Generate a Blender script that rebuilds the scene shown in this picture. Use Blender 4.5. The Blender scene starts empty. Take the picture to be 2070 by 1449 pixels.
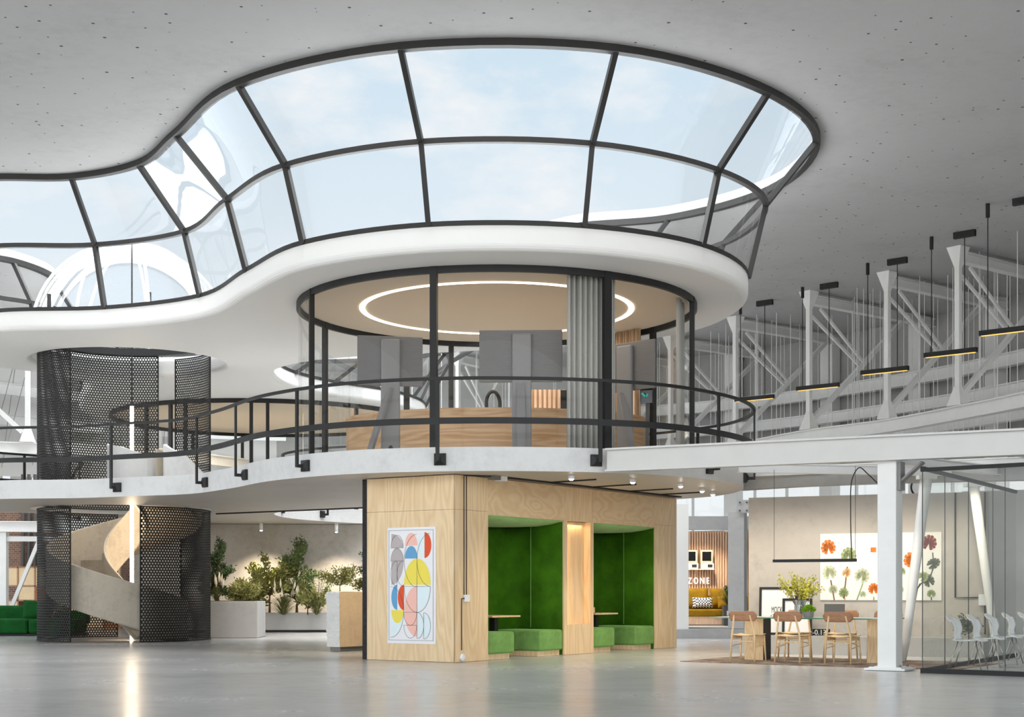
import bpy, math, random
from mathutils import Vector, Matrix
from mathutils.geometry import tessellate_polygon
random.seed(7)
sc = bpy.context.scene
COL = sc.collection
PI = math.pi
F_PX, CX, HY, EYE = 2960.0, 1035.0, 1192.0, 1.2

# ------------------------------------------------------------------ helpers
def at(x, y, Y):                     # photo pixel + distance -> point
    return Vector(((x-CX)*Y/F_PX, Y, EYE+(HY-y)*Y/F_PX))
def on(x, y, z):                     # photo pixel + height -> point
    return at(x, y, F_PX*(z-EYE)/(HY-y))
def px(p): return CX+F_PX*p[0]/p[1]
def V(*a): return Vector(a)
U = Vector((.828, -.5607, 0)); W = Vector((.5607, .828, 0))      # the building grid
GA = math.atan2(-.5607, .828)
def G(o, a, b, z=0): return Vector((o[0]+U.x*a+W.x*b, o[1]+U.y*a+W.y*b, z))

def tag(o, label=None, cat=None, group=None, kind=None):
    if label: o['label'] = label
    if cat: o['category'] = cat
    if group: o['group'] = group
    if kind: o['kind'] = kind
    return o
def thing(name, label, cat, loc=(0, 0, 0), rz=0, group=None, kind=None):
    o = bpy.data.objects.new(name, None); COL.objects.link(o)
    o.location = loc; o.rotation_euler = (0, 0, rz); o.empty_display_size = .1
    return tag(o, label, cat, group, kind)
def copy_thing(o, loc, rz=None, label=None, group=None):
    r = o.copy(); COL.objects.link(r); r.location = loc
    if rz is not None: r.rotation_euler = (0, 0, rz)
    if label: r['label'] = label
    if group: r['group'] = group
    for c in list(o.children):
        d = c.copy(); COL.objects.link(d); d.parent = r
        for g in list(c.children):
            e = g.copy(); COL.objects.link(e); e.parent = d
    return r
def chain(p):
    m = Matrix.Identity(4)
    while p is not None:
        m = p.matrix_basis @ m; p = p.parent
    return m

class MB:
    def __init__(s): s.v = []; s.f = []; s.m = []; s.cur = 0
    def add(s, vs, fs):
        k = len(s.v); s.v += [Vector(p) for p in vs]
        for f in fs: s.f.append([i+k for i in f]); s.m.append(s.cur)
        return s
    def box(s, c, size, rz=0):
        c = Vector(c); hx, hy, hz = size[0]/2, size[1]/2, size[2]/2
        R = Matrix.Rotation(rz, 3, 'Z')
        vs = [c+R @ Vector((sx*hx, sy*hy, sz*hz)) for sz in (-1, 1) for sx, sy in ((-1, -1), (1, -1), (1, 1), (-1, 1))]
        return s.add(vs, [(3, 2, 1, 0), (4, 5, 6, 7), (0, 1, 5, 4), (1, 2, 6, 5), (2, 3, 7, 6), (3, 0, 4, 7)])
    def bar(s, a, b, w, h, up=(0, 0, 1)):
        a, b = Vector(a), Vector(b); d = (b-a).normalized(); up = Vector(up)
        if abs(d.dot(up)) > .99: up = Vector((0, 1, 0))
        x = d.cross(up).normalized(); y = x.cross(d)
        vs = [p+x*sx*w/2+y*sy*h/2 for p in (a, b) for sx, sy in ((-1, -1), (1, -1), (1, 1), (-1, 1))]
        return s.add(vs, [(0, 1, 2, 3), (7, 6, 5, 4), (4, 5, 1, 0), (5, 6, 2, 1), (6, 7, 3, 2), (7, 4, 0, 3)])
    def tube(s, pts, r, n=8, closed=False):
        pts = [Vector(p) for p in pts]; N = len(pts)
        rs = r if isinstance(r, (list, tuple)) else [r]*N
        vs, fs = [], []; x = None
        for i, p in enumerate(pts):
            q0 = pts[(i-1) % N] if (closed or i) else pts[i]; q1 = pts[(i+1) % N] if (closed or i < N-1) else pts[i]
            d = (q1-q0).normalized()
            if x is None:
                a = Vector((0, 0, 1)) if abs(d.z) < .9 else Vector((1, 0, 0)); x = d.cross(a).normalized()
            else: x = (x-d*x.dot(d)).normalized()
            y = d.cross(x)
            vs += [p+(x*math.cos(2*PI*k/n)+y*math.sin(2*PI*k/n))*rs[i] for k in range(n)]
        for i in range(N if closed else N-1):
            for k in range(n):
                j = (i+1) % N; fs.append((i*n+k, i*n+(k+1) % n, j*n+(k+1) % n, j*n+k))
        if not closed: fs += [tuple(range(n))[::-1], tuple(range((N-1)*n, N*n))]
        return s.add(vs, fs)
    def sweep(s, pts, prof, closed=False):      # prof: (outward offset, z offset); outward = right of travel
        pts = [Vector(p) for p in pts]; N = len(pts); M = len(prof); vs, fs = [], []
        for i, p in enumerate(pts):
            q0 = pts[(i-1) % N] if (closed or i) else pts[i]; q1 = pts[(i+1) % N] if (closed or i < N-1) else pts[i]
            d = (q1-q0); nrm = Vector((d.y, -d.x, 0)).normalized()
            vs += [p+nrm*a+Vector((0, 0, b)) for a, b in prof]
        for i in range(N if closed else N-1):
            j = (i+1) % N
            for k in range(M):
                fs.append((i*M+k, j*M+k, j*M+(k+1) % M, i*M+(k+1) % M))
        if not closed: fs += [tuple(range(M)), tuple(range((N-1)*M, N*M))[::-1]]
        return s.add(vs, fs)
    def levels(s, outer, holes, lv):            # solid from an outline and holes, lv = [(inset, z), ...] bottom to top
        loops = [outer]+holes
        rings = [[Vector((p[0], p[1], z)) for p in (offset(L, -ins if i == 0 else ins) if ins else L)] for ins, z in lv for i, L in enumerate(loops)]
        nl = len(loops)
        for a in range(len(lv)-1):
            for i in range(nl):
                A, B = rings[a*nl+i], rings[(a+1)*nl+i]; n = len(A)
                s.add(A+B, [((k, (k+1) % n, n+(k+1) % n, n+k) if i == 0 else (k, n+k, n+(k+1) % n, (k+1) % n)) for k in range(n)])
        for a, flip in ((0, True), (len(lv)-1, False)):
            R = rings[a*nl:(a+1)*nl]; flat = [p for r in R for p in r]
            out = []
            for t in tessellate_polygon(R):
                A, B, C = (flat[i] for i in t)
                up = (B-A).cross(C-A).z > 0
                out.append(t if up != flip else t[::-1])
            s.add(flat, out)
        return s
    def lathe(s, prof, c=(0, 0, 0), n=24):
        c = Vector(c); vs, fs = [], []; M = len(prof)
        for i in range(n):
            a = 2*PI*i/n
            vs += [c+Vector((r*math.cos(a), r*math.sin(a), z)) for r, z in prof]
        for i in range(n):
            j = (i+1) % n
            for k in range(M-1): fs.append((i*M+k, j*M+k, j*M+k+1, i*M+k+1))
        return s.add(vs, fs)
    def poly(s, pts): return s.add(pts, [tuple(range(len(pts)))])
    def build(s, name, mat, parent=None, smooth=False, bevel=0, seg=3, solid=0, sub=0, wn=False):
        me = bpy.data.meshes.new(name)
        mi = chain(parent).inverted() if parent else Matrix.Identity(4)
        me.from_pydata([tuple(mi @ p) for p in s.v], [], s.f)
        for m in (mat if isinstance(mat, (list, tuple)) else [mat]): me.materials.append(m)
        for p, i in zip(me.polygons, s.m):
            p.material_index = i; p.use_smooth = smooth
        me.validate(); me.update()
        o = bpy.data.objects.new(name, me); COL.objects.link(o); o.parent = parent
        if solid:
            d = o.modifiers.new('solid', 'SOLIDIFY'); d.thickness = solid; d.offset = 0
        if bevel:
            b = o.modifiers.new('bevel', 'BEVEL'); b.width = bevel; b.segments = seg; b.limit_method = 'ANGLE'; b.angle_limit = .6
            for p in me.polygons: p.use_smooth = seg > 1
            if seg > 1:
                w = o.modifiers.new('wn', 'WEIGHTED_NORMAL'); w.keep_sharp = True
        if sub:
            d = o.modifiers.new('sub', 'SUBSURF'); d.levels = d.render_levels = sub
        return o
def B(name, mat, parent, c, size, rz=0, **k): return MB().box(c, size, rz).build(name, mat, parent, **k)

def offset(L, d):                    # outward (right of travel) for a counter-clockwise loop
    n = len(L); out = []
    for i in range(n):
        a, b = Vector(L[i-1][:2]), Vector(L[(i+1) % n][:2]); t = (b-a).normalized()
        out.append(Vector((L[i][0]+t.y*d, L[i][1]-t.x*d)))
    return out
def catmull(P, k=8, closed=True):
    P = [Vector(p) for p in P]; n = len(P); out = []
    for i in range(n if closed else n-1):
        g = (lambda j: P[j % n]) if closed else (lambda j: P[max(0, min(n-1, j))])
        p0, p1, p2, p3 = g(i-1), g(i), g(i+1), g(i+2)
        t0 = 0; t1 = t0+max((p1-p0).length, 1e-6)**.5; t2 = t1+max((p2-p1).length, 1e-6)**.5; t3 = t2+max((p3-p2).length, 1e-6)**.5
        for q in range(k):
            t = t1+(t2-t1)*q/k
            A1 = p0*((t1-t)/(t1-t0))+p1*((t-t0)/(t1-t0)) if t1-t0 > 1e-2 else p1
            A2 = p1*((t2-t)/(t2-t1))+p2*((t-t1)/(t2-t1)); A3 = p2*((t3-t)/(t3-t2))+p3*((t-t2)/(t3-t2)) if t3-t2 > 1e-2 else p2
            B1 = A1*((t2-t)/(t2-t0))+A2*((t-t0)/(t2-t0)); B2 = A2*((t3-t)/(t3-t1))+A3*((t-t1)/(t3-t1))
            out.append(B1*((t2-t)/(t2-t1))+B2*((t-t1)/(t2-t1)))
    if not closed: out.append(P[-1])
    return out
def circ(c, r, n=48, a0=0, a1=360, z=None, ry=None):
    m = n if a1-a0 == 360 else n+1
    L = []
    for i in range(m):
        a = math.radians(a0+(a1-a0)*i/n); p = (c[0]+r*math.cos(a), c[1]+(ry or r)*math.sin(a))
        L.append(Vector(p if z is None else (*p, z)))
    return L
RECT = lambda w, h: [(-w/2, -h/2), (w/2, -h/2), (w/2, h/2), (-w/2, h/2)]
def Z(L, z): return [Vector((p[0], p[1], z)) for p in L]

# ------------------------------------------------------------------ materials
def mat(name):
    m = bpy.data.materials.new(name); m.use_nodes = True; nt = m.node_tree; nt.nodes.clear()
    return m, nt, nt.nodes.new('ShaderNodeOutputMaterial')
def N(nt, t, **k):
    n = nt.nodes.new(t)
    for a, b in k.items():
        if a.startswith('_'): setattr(n, a[1:], b)
        else: n.inputs[a.replace('9', ' ')].default_value = b
    return n
def ramp(nt, fac, stops):
    r = nt.nodes.new('ShaderNodeValToRGB'); e = r.color_ramp.elements
    while len(e) < len(stops): e.new(.5)
    for q, (p, c) in zip(e, stops): q.position = p; q.color = (*c, 1) if len(c) == 3 else c
    nt.links.new(fac, r.inputs[0]); return r
def c8(r, g, b):                     # sRGB 0-255 -> linear
    f = lambda u: u/12.92 if u <= .04045 else ((u+.055)/1.055)**2.4
    return (f(r/255), f(g/255), f(b/255))
def plain(name, col, rough=.5, metal=0, spec=.5, noise=0, scale=8, bump=0, sheen=0, stretch=None):
    m, nt, out = mat(name); b = N(nt, 'ShaderNodeBsdfPrincipled', Roughness=rough, Metallic=metal)
    b.inputs['Specular IOR Level'].default_value = spec
    if sheen:
        b.inputs['Sheen Weight'].default_value = sheen; b.inputs['Sheen Roughness'].default_value = .35
        b.inputs['Sheen Tint'].default_value = (*[min(1, c*3+.05) for c in col], 1)
    b.inputs['Base Color'].default_value = (*col, 1)
    if noise or bump:
        tc = N(nt, 'ShaderNodeTexCoord'); src = tc.outputs['Object']
        if stretch:
            mp = N(nt, 'ShaderNodeMapping'); mp.inputs['Scale'].default_value = stretch; nt.links.new(src, mp.inputs[0]); src = mp.outputs[0]
        n = N(nt, 'ShaderNodeTexNoise', Scale=scale, Detail=6, Roughness=.62); nt.links.new(src, n.inputs[0])
        if noise:
            r = ramp(nt, n.outputs[0], [(.3, [c*(1-noise) for c in col]), (.7, [min(1, c*(1+noise)) for c in col])])
            nt.links.new(r.outputs[0], b.inputs['Base Color'])
        if bump:
            bp = N(nt, 'ShaderNodeBump', Strength=bump, Distance=.02); nt.links.new(n.outputs[0], bp.inputs['Height']); nt.links.new(bp.outputs[0], b.inputs['Normal'])
    nt.links.new(b.outputs[0], out.inputs[0]); return m
def concrete(name, col, var=.18, scale=.9, rough=.75, pits=0, joints=False, spec=.35, rvar=0, bmp=.12):
    m, nt, out = mat(name); L = nt.links.new; b = N(nt, 'ShaderNodeBsdfPrincipled', Roughness=rough)
    b.inputs['Specular IOR Level'].default_value = spec
    tc = N(nt, 'ShaderNodeTexCoord')
    n1 = N(nt, 'ShaderNodeTexNoise', Scale=scale, Detail=9, Roughness=.65); L(tc.outputs['Object'], n1.inputs[0])
    n2 = N(nt, 'ShaderNodeTexNoise', Scale=scale*9, Detail=6, Roughness=.7); L(tc.outputs['Object'], n2.inputs[0])
    mx = N(nt, 'ShaderNodeMix', _data_type='FLOAT'); mx.inputs[0].default_value = .4
    L(n1.outputs[0], mx.inputs[2]); L(n2.outputs[0], mx.inputs[3])
    r = ramp(nt, mx.outputs[0], [(.36, [c*(1-var) for c in col]), (.5, col), (.70, [min(1, c*(1+var*.5)) for c in col])])
    col_out = r.outputs[0]
    if pits:
        v = N(nt, 'ShaderNodeTexVoronoi', _voronoi_dimensions='2D', Scale=pits); L(tc.outputs['Object'], v.inputs[0])
        v2 = N(nt, 'ShaderNodeTexNoise', Scale=.8); L(tc.outputs['Object'], v2.inputs[0])
        sep = N(nt, 'ShaderNodeSeparateColor'); L(v.outputs['Color'], sep.inputs[0])
        th = N(nt, 'ShaderNodeMath', _operation='MULTIPLY'); th.inputs[1].default_value = .125; L(sep.outputs[0], th.inputs[0])
        th2 = N(nt, 'ShaderNodeMath', _operation='SUBTRACT'); th2.inputs[1].default_value = .052; L(th.outputs[0], th2.inputs[0])
        lt = N(nt, 'ShaderNodeMath', _operation='LESS_THAN'); L(v.outputs['Distance'], lt.inputs[0]); L(th2.outputs[0], lt.inputs[1])
        mm = N(nt, 'ShaderNodeMix', _data_type='RGBA'); L(lt.outputs[0], mm.inputs[0]); L(col_out, mm.inputs[6]); mm.inputs[7].default_value = (.06, .055, .05, 1)
        col_out = mm.outputs[2]
    if joints:
        sx = N(nt, 'ShaderNodeSeparateXYZ'); L(tc.outputs['Object'], sx.inputs[0])
        ad = N(nt, 'ShaderNodeMath', _operation='PINGPONG'); ad.inputs[1].default_value = joints; L(sx.outputs[2], ad.inputs[0])
        lt = N(nt, 'ShaderNodeMath', _operation='LESS_THAN'); lt.inputs[1].default_value = .009; L(ad.outputs[0], lt.inputs[0])
        mm = N(nt, 'ShaderNodeMix', _data_type='RGBA'); L(lt.outputs[0], mm.inputs[0]); L(col_out, mm.inputs[6]); mm.inputs[7].default_value = (*[c*.45 for c in col], 1)
        col_out = mm.outputs[2]
    L(col_out, b.inputs['Base Color'])
    if rvar:
        rr = ramp(nt, n1.outputs[0], [(.3, [rough-rvar]*3), (.7, [rough+rvar]*3)]); L(rr.outputs[0], b.inputs['Roughness'])
    if bmp: bp = N(nt, 'ShaderNodeBump', Strength=bmp, Distance=.01); L(n2.outputs[0], bp.inputs['Height']); L(bp.outputs[0], b.inputs['Normal'])
    L(b.outputs[0], out.inputs[0]); return m
def wood(name, light, dark, scale=(6, 6, .7), rough=.45, dist=3.0, knots=False, ws=1.4):
    m, nt, out = mat(name); L = nt.links.new; b = N(nt, 'ShaderNodeBsdfPrincipled', Roughness=rough)
    tc = N(nt, 'ShaderNodeTexCoord'); mp = N(nt, 'ShaderNodeMapping'); mp.inputs['Scale'].default_value = scale
    L(tc.outputs['Object'], mp.inputs[0])
    n0 = N(nt, 'ShaderNodeTexNoise', Scale=.55, Detail=2); L(mp.outputs[0], n0.inputs[0])
    w = N(nt, 'ShaderNodeMath', _operation='MULTIPLY'); w.inputs[1].default_value = 22*ws; L(n0.outputs[0], w.inputs[0])
    fr = N(nt, 'ShaderNodeMath', _operation='PINGPONG'); fr.inputs[1].default_value = 1; L(w.outputs[0], fr.inputs[0])
    n1 = N(nt, 'ShaderNodeTexNoise', Scale=7, Detail=5, Roughness=.7); L(mp.outputs[0], n1.inputs[0])
    mx = N(nt, 'ShaderNodeMix', _data_type='FLOAT'); mx.inputs[0].default_value = .55; L(fr.outputs[0], mx.inputs[2]); L(n1.outputs[0], mx.inputs[3])
    r = ramp(nt, mx.outputs[0], [(.2, dark), (.48, [(a+c)/2 for a, c in zip(light, dark)]), (.75, light)])
    o = r.outputs[0]
    if knots:
        v = N(nt, 'ShaderNodeTexVoronoi', Scale=1.1); L(tc.outputs['Object'], v.inputs[0])
        lt = N(nt, 'ShaderNodeMath', _operation='LESS_THAN'); lt.inputs[1].default_value = .022; L(v.outputs['Distance'], lt.inputs[0])
        mm = N(nt, 'ShaderNodeMix', _data_type='RGBA'); L(lt.outputs[0], mm.inputs[0]); L(o, mm.inputs[6]); mm.inputs[7].default_value = (*c8(110, 72, 40), 1); o = mm.outputs[2]
    L(o, b.inputs['Base Color']); L(b.outputs[0], out.inputs[0]); return m
def glass(name, tint=(.97, .985, .985), ior=1.45, milky=0, gl=1.0, fm=.75):
    m, nt, out = mat(name); L = nt.links.new
    t = N(nt, 'ShaderNodeBsdfTransparent'); t.inputs[0].default_value = (*tint, 1)
    g = N(nt, 'ShaderNodeBsdfGlossy', Roughness=0.0); g.inputs[0].default_value = (1, 1, 1, 1)
    fr = N(nt, 'ShaderNodeFresnel', IOR=ior); mx = N(nt, 'ShaderNodeMixShader')
    ar = N(nt, 'ShaderNodeMath', _operation='MULTIPLY'); ar.inputs[1].default_value = gl; L(fr.outputs[0], ar.inputs[0])
    L(ar.outputs[0], mx.inputs[0]); L(t.outputs[0], mx.inputs[1]); L(g.outputs[0], mx.inputs[2]); s = mx
    if milky:
        d = N(nt, 'ShaderNodeBsdfTranslucent'); d.inputs[0].default_value = (.95, .96, .97, 1)
        d2 = N(nt, 'ShaderNodeBsdfDiffuse'); d2.inputs[0].default_value = (.95, .96, .97, 1); a = N(nt, 'ShaderNodeMixShader'); L(d.outputs[0], a.inputs[1]); L(d2.outputs[0], a.inputs[2])
        lw = N(nt, 'ShaderNodeLayerWeight', Blend=.45); ml = N(nt, 'ShaderNodeMath', _operation='MULTIPLY_ADD'); ml.inputs[1].default_value = fm; ml.inputs[2].default_value = milky; L(lw.outputs['Facing'], ml.inputs[0])
        m2 = N(nt, 'ShaderNodeMixShader'); L(ml.outputs[0], m2.inputs[0]); L(mx.outputs[0], m2.inputs[1]); L(a.outputs[0], m2.inputs[2]); s = m2
    L(s.outputs[0], out.inputs[0]); return m
def emit(name, col, st):
    m, nt, out = mat(name); e = N(nt, 'ShaderNodeEmission', Strength=st); e.inputs[0].default_value = (*col, 1)
    nt.links.new(e.outputs[0], out.inputs[0]); return m
def bricks():
    m, nt, out = mat('brick'); L = nt.links.new; b = N(nt, 'ShaderNodeBsdfPrincipled', Roughness=.85)
    tc = N(nt, 'ShaderNodeTexCoord'); mp = N(nt, 'ShaderNodeMapping'); mp.inputs['Rotation'].default_value = (PI/2, 0, 0); L(tc.outputs['Object'], mp.inputs[0])
    k = N(nt, 'ShaderNodeTexBrick', Scale=3.6); k.inputs['Color1'].default_value = (*c8(140, 104, 86), 1); k.inputs['Color2'].default_value = (*c8(112, 84, 70), 1); k.inputs['Mortar'].default_value = (*c8(170, 155, 142), 1)
    L(mp.outputs[0], k.inputs[0]); L(k.outputs[0], b.inputs['Base Color']); L(b.outputs[0], out.inputs[0]); return m
def rugmat():
    m, nt, out = mat('rug_wool'); L = nt.links.new; b = N(nt, 'ShaderNodeBsdfPrincipled', Roughness=.95)
    tc = N(nt, 'ShaderNodeTexCoord'); n = N(nt, 'ShaderNodeTexNoise', Scale=2.2, Detail=8, Roughness=.75); L(tc.outputs['Object'], n.inputs[0])
    r = ramp(nt, n.outputs[0], [(.38, c8(88, 66, 58)), (.5, c8(128, 108, 96)), (.62, c8(176, 160, 138))])
    L(r.outputs[0], b.inputs['Base Color']); L(b.outputs[0], out.inputs[0]); return m
def houndstooth():
    m, nt, out = mat('check_fabric'); L = nt.links.new; b = N(nt, 'ShaderNodeBsdfPrincipled', Roughness=.9)
    tc = N(nt, 'ShaderNodeTexCoord'); k = N(nt, 'ShaderNodeTexChecker', Scale=26); k.inputs[1].default_value = (.85, .85, .83, 1); k.inputs[2].default_value = (.02, .02, .03, 1)
    L(tc.outputs['Object'], k.inputs[0]); L(k.outputs[0], b.inputs['Base Color']); L(b.outputs[0], out.inputs[0]); return m

M = dict(
    ceil=concrete('ceiling_concrete', c8(184, 184, 184), .10, .5, .8, pits=2.6),
    slab=concrete('slab_concrete', c8(214, 214, 213), .13, .8, .75),
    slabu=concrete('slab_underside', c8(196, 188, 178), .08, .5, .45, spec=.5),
    wallc=concrete('wall_concrete', c8(188, 182, 174), .20, .7, .8, joints=1.55),
    wallg=concrete('grey_concrete', c8(176, 176, 175), .14, .6, .8),
    wallr=concrete('panel_concrete', c8(178, 178, 176), .14, .45, .85),
    floor=concrete('polished_concrete', c8(190, 190, 190), .12, .35, .25, spec=.6, rvar=.05, bmp=0),
    stairc=concrete('stair_concrete', c8(176, 166, 150), .25, 1.2, .65),
    tanc=concrete('tan_concrete', c8(226, 198, 160), .16, 1.3, .7),
    roughst=concrete('split_stone', c8(222, 222, 220), .12, 3.0, .9),
    white=plain('white_plaster', c8(240, 240, 238), .6),
    wpaint=plain('white_steel', c8(236, 236, 234), .45, noise=.03, scale=3),
    wplastic=plain('white_plastic', c8(238, 239, 240), .35),
    black=plain('black_metal', c8(30, 30, 30), .5, spec=.35), perf=plain('perforated_metal', c8(24, 23, 22), .55, spec=.3),
    dframe=plain('frame_metal', c8(44, 43, 42), .45, spec=.4),
    blackm=plain('black_matte', c8(22, 21, 21), .6),
    greym=plain('brushed_metal', c8(112, 109, 108), .5, .1, noise=.12, scale=3, stretch=(1, 1, 30)),
    greyp=plain('grey_paint', c8(134, 131, 131), .45),
    chrome=plain('chrome', (.45, .45, .45), .3, 1),
    ply=wood('birch_plywood', c8(234, 208, 168), c8(219, 187, 142), (3.6, 3.6, .5), .5, knots=True, ws=1.2),
    plyh=wood('plywood_crossgrain', c8(230, 204, 164), c8(216, 184, 140), (1.3, 1.3, 2.6), .5, ws=1.2),
    oak=wood('oak_veneer', c8(206, 170, 128), c8(176, 136, 94), (.6, .6, 5), .42, ws=.9),
    pale=wood('ash_wood', c8(238, 210, 166), c8(216, 180, 132), (9, 9, 1.2), .45),
    backw=wood('walnut_veneer', c8(178, 132, 98), c8(150, 106, 76), (2, 2, 14), .45),
    slat=wood('pine_slat', c8(240, 206, 176), c8(222, 180, 148), (5, 5, .6), .55),
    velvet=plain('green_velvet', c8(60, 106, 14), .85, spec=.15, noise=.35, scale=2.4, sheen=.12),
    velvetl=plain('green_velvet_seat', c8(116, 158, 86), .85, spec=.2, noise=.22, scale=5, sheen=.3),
    sofag=plain('sofa_green', c8(18, 78, 30), .9, spec=.2, noise=.3, scale=4, sheen=.15),
    mustard=plain('mustard_velvet', c8(140, 106, 16), .85, spec=.2, noise=.2, scale=5, sheen=.4),
    curtain=plain('curtain_fabric', c8(190, 188, 183), .9, noise=.06, scale=40),
    curtainb=plain('beige_curtain', c8(200, 172, 142), .9),
    warmc=plain('warm_tinted_ceiling', c8(226, 212, 192), .8),  # warm lamp light put into the colour of a white ceiling
    paper=plain('white_paper', c8(238, 238, 238), .6),
    art=plain('canvas_white', c8(238, 236, 230), .7),
    leaf=plain('leaf_green', c8(92, 110, 56), .6, noise=.35, scale=3),
    leafd=plain('leaf_dark', c8(64, 86, 46), .6, noise=.3, scale=3),
    leafy=plain('leaf_olive', c8(134, 134, 70), .6, noise=.35, scale=4),
    leafv=plain('leaf_variegated', c8(150, 150, 88), .6, noise=.4, scale=5),
    fern=plain('fern_green', c8(70, 124, 62), .6, noise=.25, scale=3),
    grassm=plain('grass_blade', c8(96, 98, 48), .7, noise=.3, scale=3),
    plume=plain('pampas_plume', c8(224, 212, 190), .9),
    spring=plain('spring_leaf', c8(206, 200, 72), .6, noise=.3, scale=6),
    moss=plain('bright_moss', c8(130, 176, 20), .8, noise=.3, scale=12),
    stem=plain('bark', c8(92, 72, 52), .85, noise=.3, scale=9),
    soil=plain('soil', c8(50, 40, 32), .95, noise=.4, scale=20),
    glassr=glass('clear_glass', (.975, .98, .975), gl=.2),
    glasss=glass('skylight_glass', (.99, .995, .998), 1.35, gl=.14),
    glassd=glass('dome_glass', (.98, .99, 1), 1.3, milky=.0, fm=.05, gl=.3),
    glassg=glass('grey_glass', (.86, .875, .85), 1.5, gl=.4),
    glassv=glass('vase_glass', (.86, .9, .88), 1.5, milky=.12),
    gtop=plain('green_glass_edge', c8(60, 150, 120), .1, spec=.8),
    brick=bricks(), velvetc=plain('green_velvet_lightened', c8(150, 188, 118), .85, spec=.2, noise=.12, scale=5, sheen=.3), rug=rugmat(), check=houndstooth(),  # alcove ceiling velvet made paler to stand for light bounced onto it
    stone=plain('dark_bark', c8(44, 42, 46), .9, noise=.6, scale=30, bump=.8),
    grey=plain('mid_grey', c8(120, 118, 112), .5, .3),
    dgrey=plain('dark_grey', c8(80, 78, 76), .6),
    wood_o=plain('orange_wood', c8(176, 106, 52), .55, noise=.15, scale=4),
    wood_c=plain('cream_board', c8(226, 200, 158), .6, noise=.06, scale=4),
    screen=plain('screen_glass', c8(14, 16, 18), .12, spec=.6),
    teal=plain('teal_print', c8(60, 200, 180), .5),
    ring=emit('ring_led', (1, .86, .68), 6), tube=emit('tube_led', (1, .80, .56), 26), amber=emit('amber_led', (1, .55, .12), 1.6),
    down=emit('downlight_led', (1, .9, .75), 30), strip=emit('strip_led', (1, .66, .32), 22), neon=emit('neon_letters', (1, .93, .82), 2.2),
)

# ------------------------------------------------------------------ outlines (metres; camera stands at 0,0)
T_ = [(-10.9, 29.55), (-8.85, 29.42), (-7.26, 28.5), (-6.12, 26.66), (-4.48, 24.0), (-1.70, 22.39), (1.59, 22.47), (4.26, 24.37), (5.62, 27.0),
      (5.35, 30.4), (3.5, 32.7), (1.4, 33.5), (.6, 34.6), (.8, 36), (.85, 37.2), (.9, 38.4), (.9, 39.6), (.85, 40.8), (.7, 42.2), (.5, 43.6), (.2, 45.2), (-.3, 47.2), (-1.3, 49.6), (-3.6, 52.3), (-7.5, 53.2), (-12.3, 51.3), (-14.3, 45.5), (-13.2, 41.6), (-12.2, 38.9), (-12.6, 37.0), (-13.3, 36.2), (-14.0, 34.2), (-13.2, 31.6)]
M_ = [(-10.9, 30.75), (-8.72, 30.62), (-6.6, 29.5), (-5.26, 27.08), (-3.85, 24.9), (-1.467, 23.6), (1.30, 23.7), (3.55, 25.2), (4.75, 27.4)]
F_ = [(-10.8, 30.75), (-8.46, 30.4), (-6.21, 29.15), (-4.86, 26.8), (-3.52, 24.7), (-1.34, 23.5), (1.17, 23.58), (3.23, 24.87), (4.42, 27.4),
      (4.0, 30.5), (2.4, 32.3), (.6, 32.9), (-1.5, 33.6), (-3.4, 34.1), (-4.8, 34.9), (-5.8, 36.2), (-6.05, 37.6), (-5.84, 39.4), (-5, 41.2), (-3.8, 42.7), (-3.0, 44.4), (-2.75, 46.5), (-3.3, 49.2), (-5, 51.4), (-7.5, 52), (-11.5, 50.5), (-13.2, 45.5), (-12.2, 41.6), (-11.2, 38.6), (-11.85, 36.7), (-12.5, 35.9), (-12.9, 34.3), (-12.4, 32.1)]
for i in range(len(M_), len(F_)):
    M_.append(tuple(F_[i][k]+.3*(T_[i][k]-F_[i][k]) for k in (0, 1)))
S_ = [(-10.76, 30.8), (-9.1, 30.5), (-7.7, 29.85), (-6.47, 29.2), (-5.38, 27.7), (-4.1, 25.5), (-2.57, 24.1), (-.92, 23.56), (.52, 23.6), (1.36, 23.8), (2.35, 24.27), (3.4, 25.35), (4.05, 26.5), (4.4, 27.9),
      (4.2, 29.7), (3.48, 30.9), (2.1, 32.2), (.5, 32.9)]+F_[12:]
KT = 8
T = catmull(T_, KT); Mr = catmull(M_, KT); Fo = catmull(F_, KT); S = catmull(S_, 7)
SC = Vector((-9.25, 35.0)); ZS0, ZS1, ZR0, ZR1, ZC = 3.11, 3.50, 6.63, 7.03, 9.55
ZM = 8.41

# ------------------------------------------------------------------ setting: floor, slabs, ceiling, roof
def struct(o): o['kind'] = 'structure'; return o
struct(B('floor', M['floor'], None, (0, 25, -.1), (64, 74, .2)))
cl = MB().levels([(-26, 0), (26, 0), (26, 62), (-26, 62)], [T], [(0, ZC), (0, ZC+.22)]).build('ceiling', M['ceil']); struct(cl)
stair_hole = circ(SC, 2.16, 56)
lr = MB().levels(Fo, [circ((-9.15, 35.1), 2.25, 56)], [(.11, ZR0), (.065, ZR0+.01), (.028, ZR0+.032), (.006, ZR0+.07), (0, ZR0+.105), (0, ZR1)]).build('ceiling_plaster', M['white']); struct(lr)
sl = MB(); sl.levels(S, [stair_hole], [(0, ZS0), (0, ZS1)])
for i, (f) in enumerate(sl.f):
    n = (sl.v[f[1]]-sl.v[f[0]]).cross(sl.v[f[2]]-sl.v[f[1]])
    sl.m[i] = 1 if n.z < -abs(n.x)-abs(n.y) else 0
struct(sl.build('floor_gallery', [M['slab'], M['slabu']]))

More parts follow.
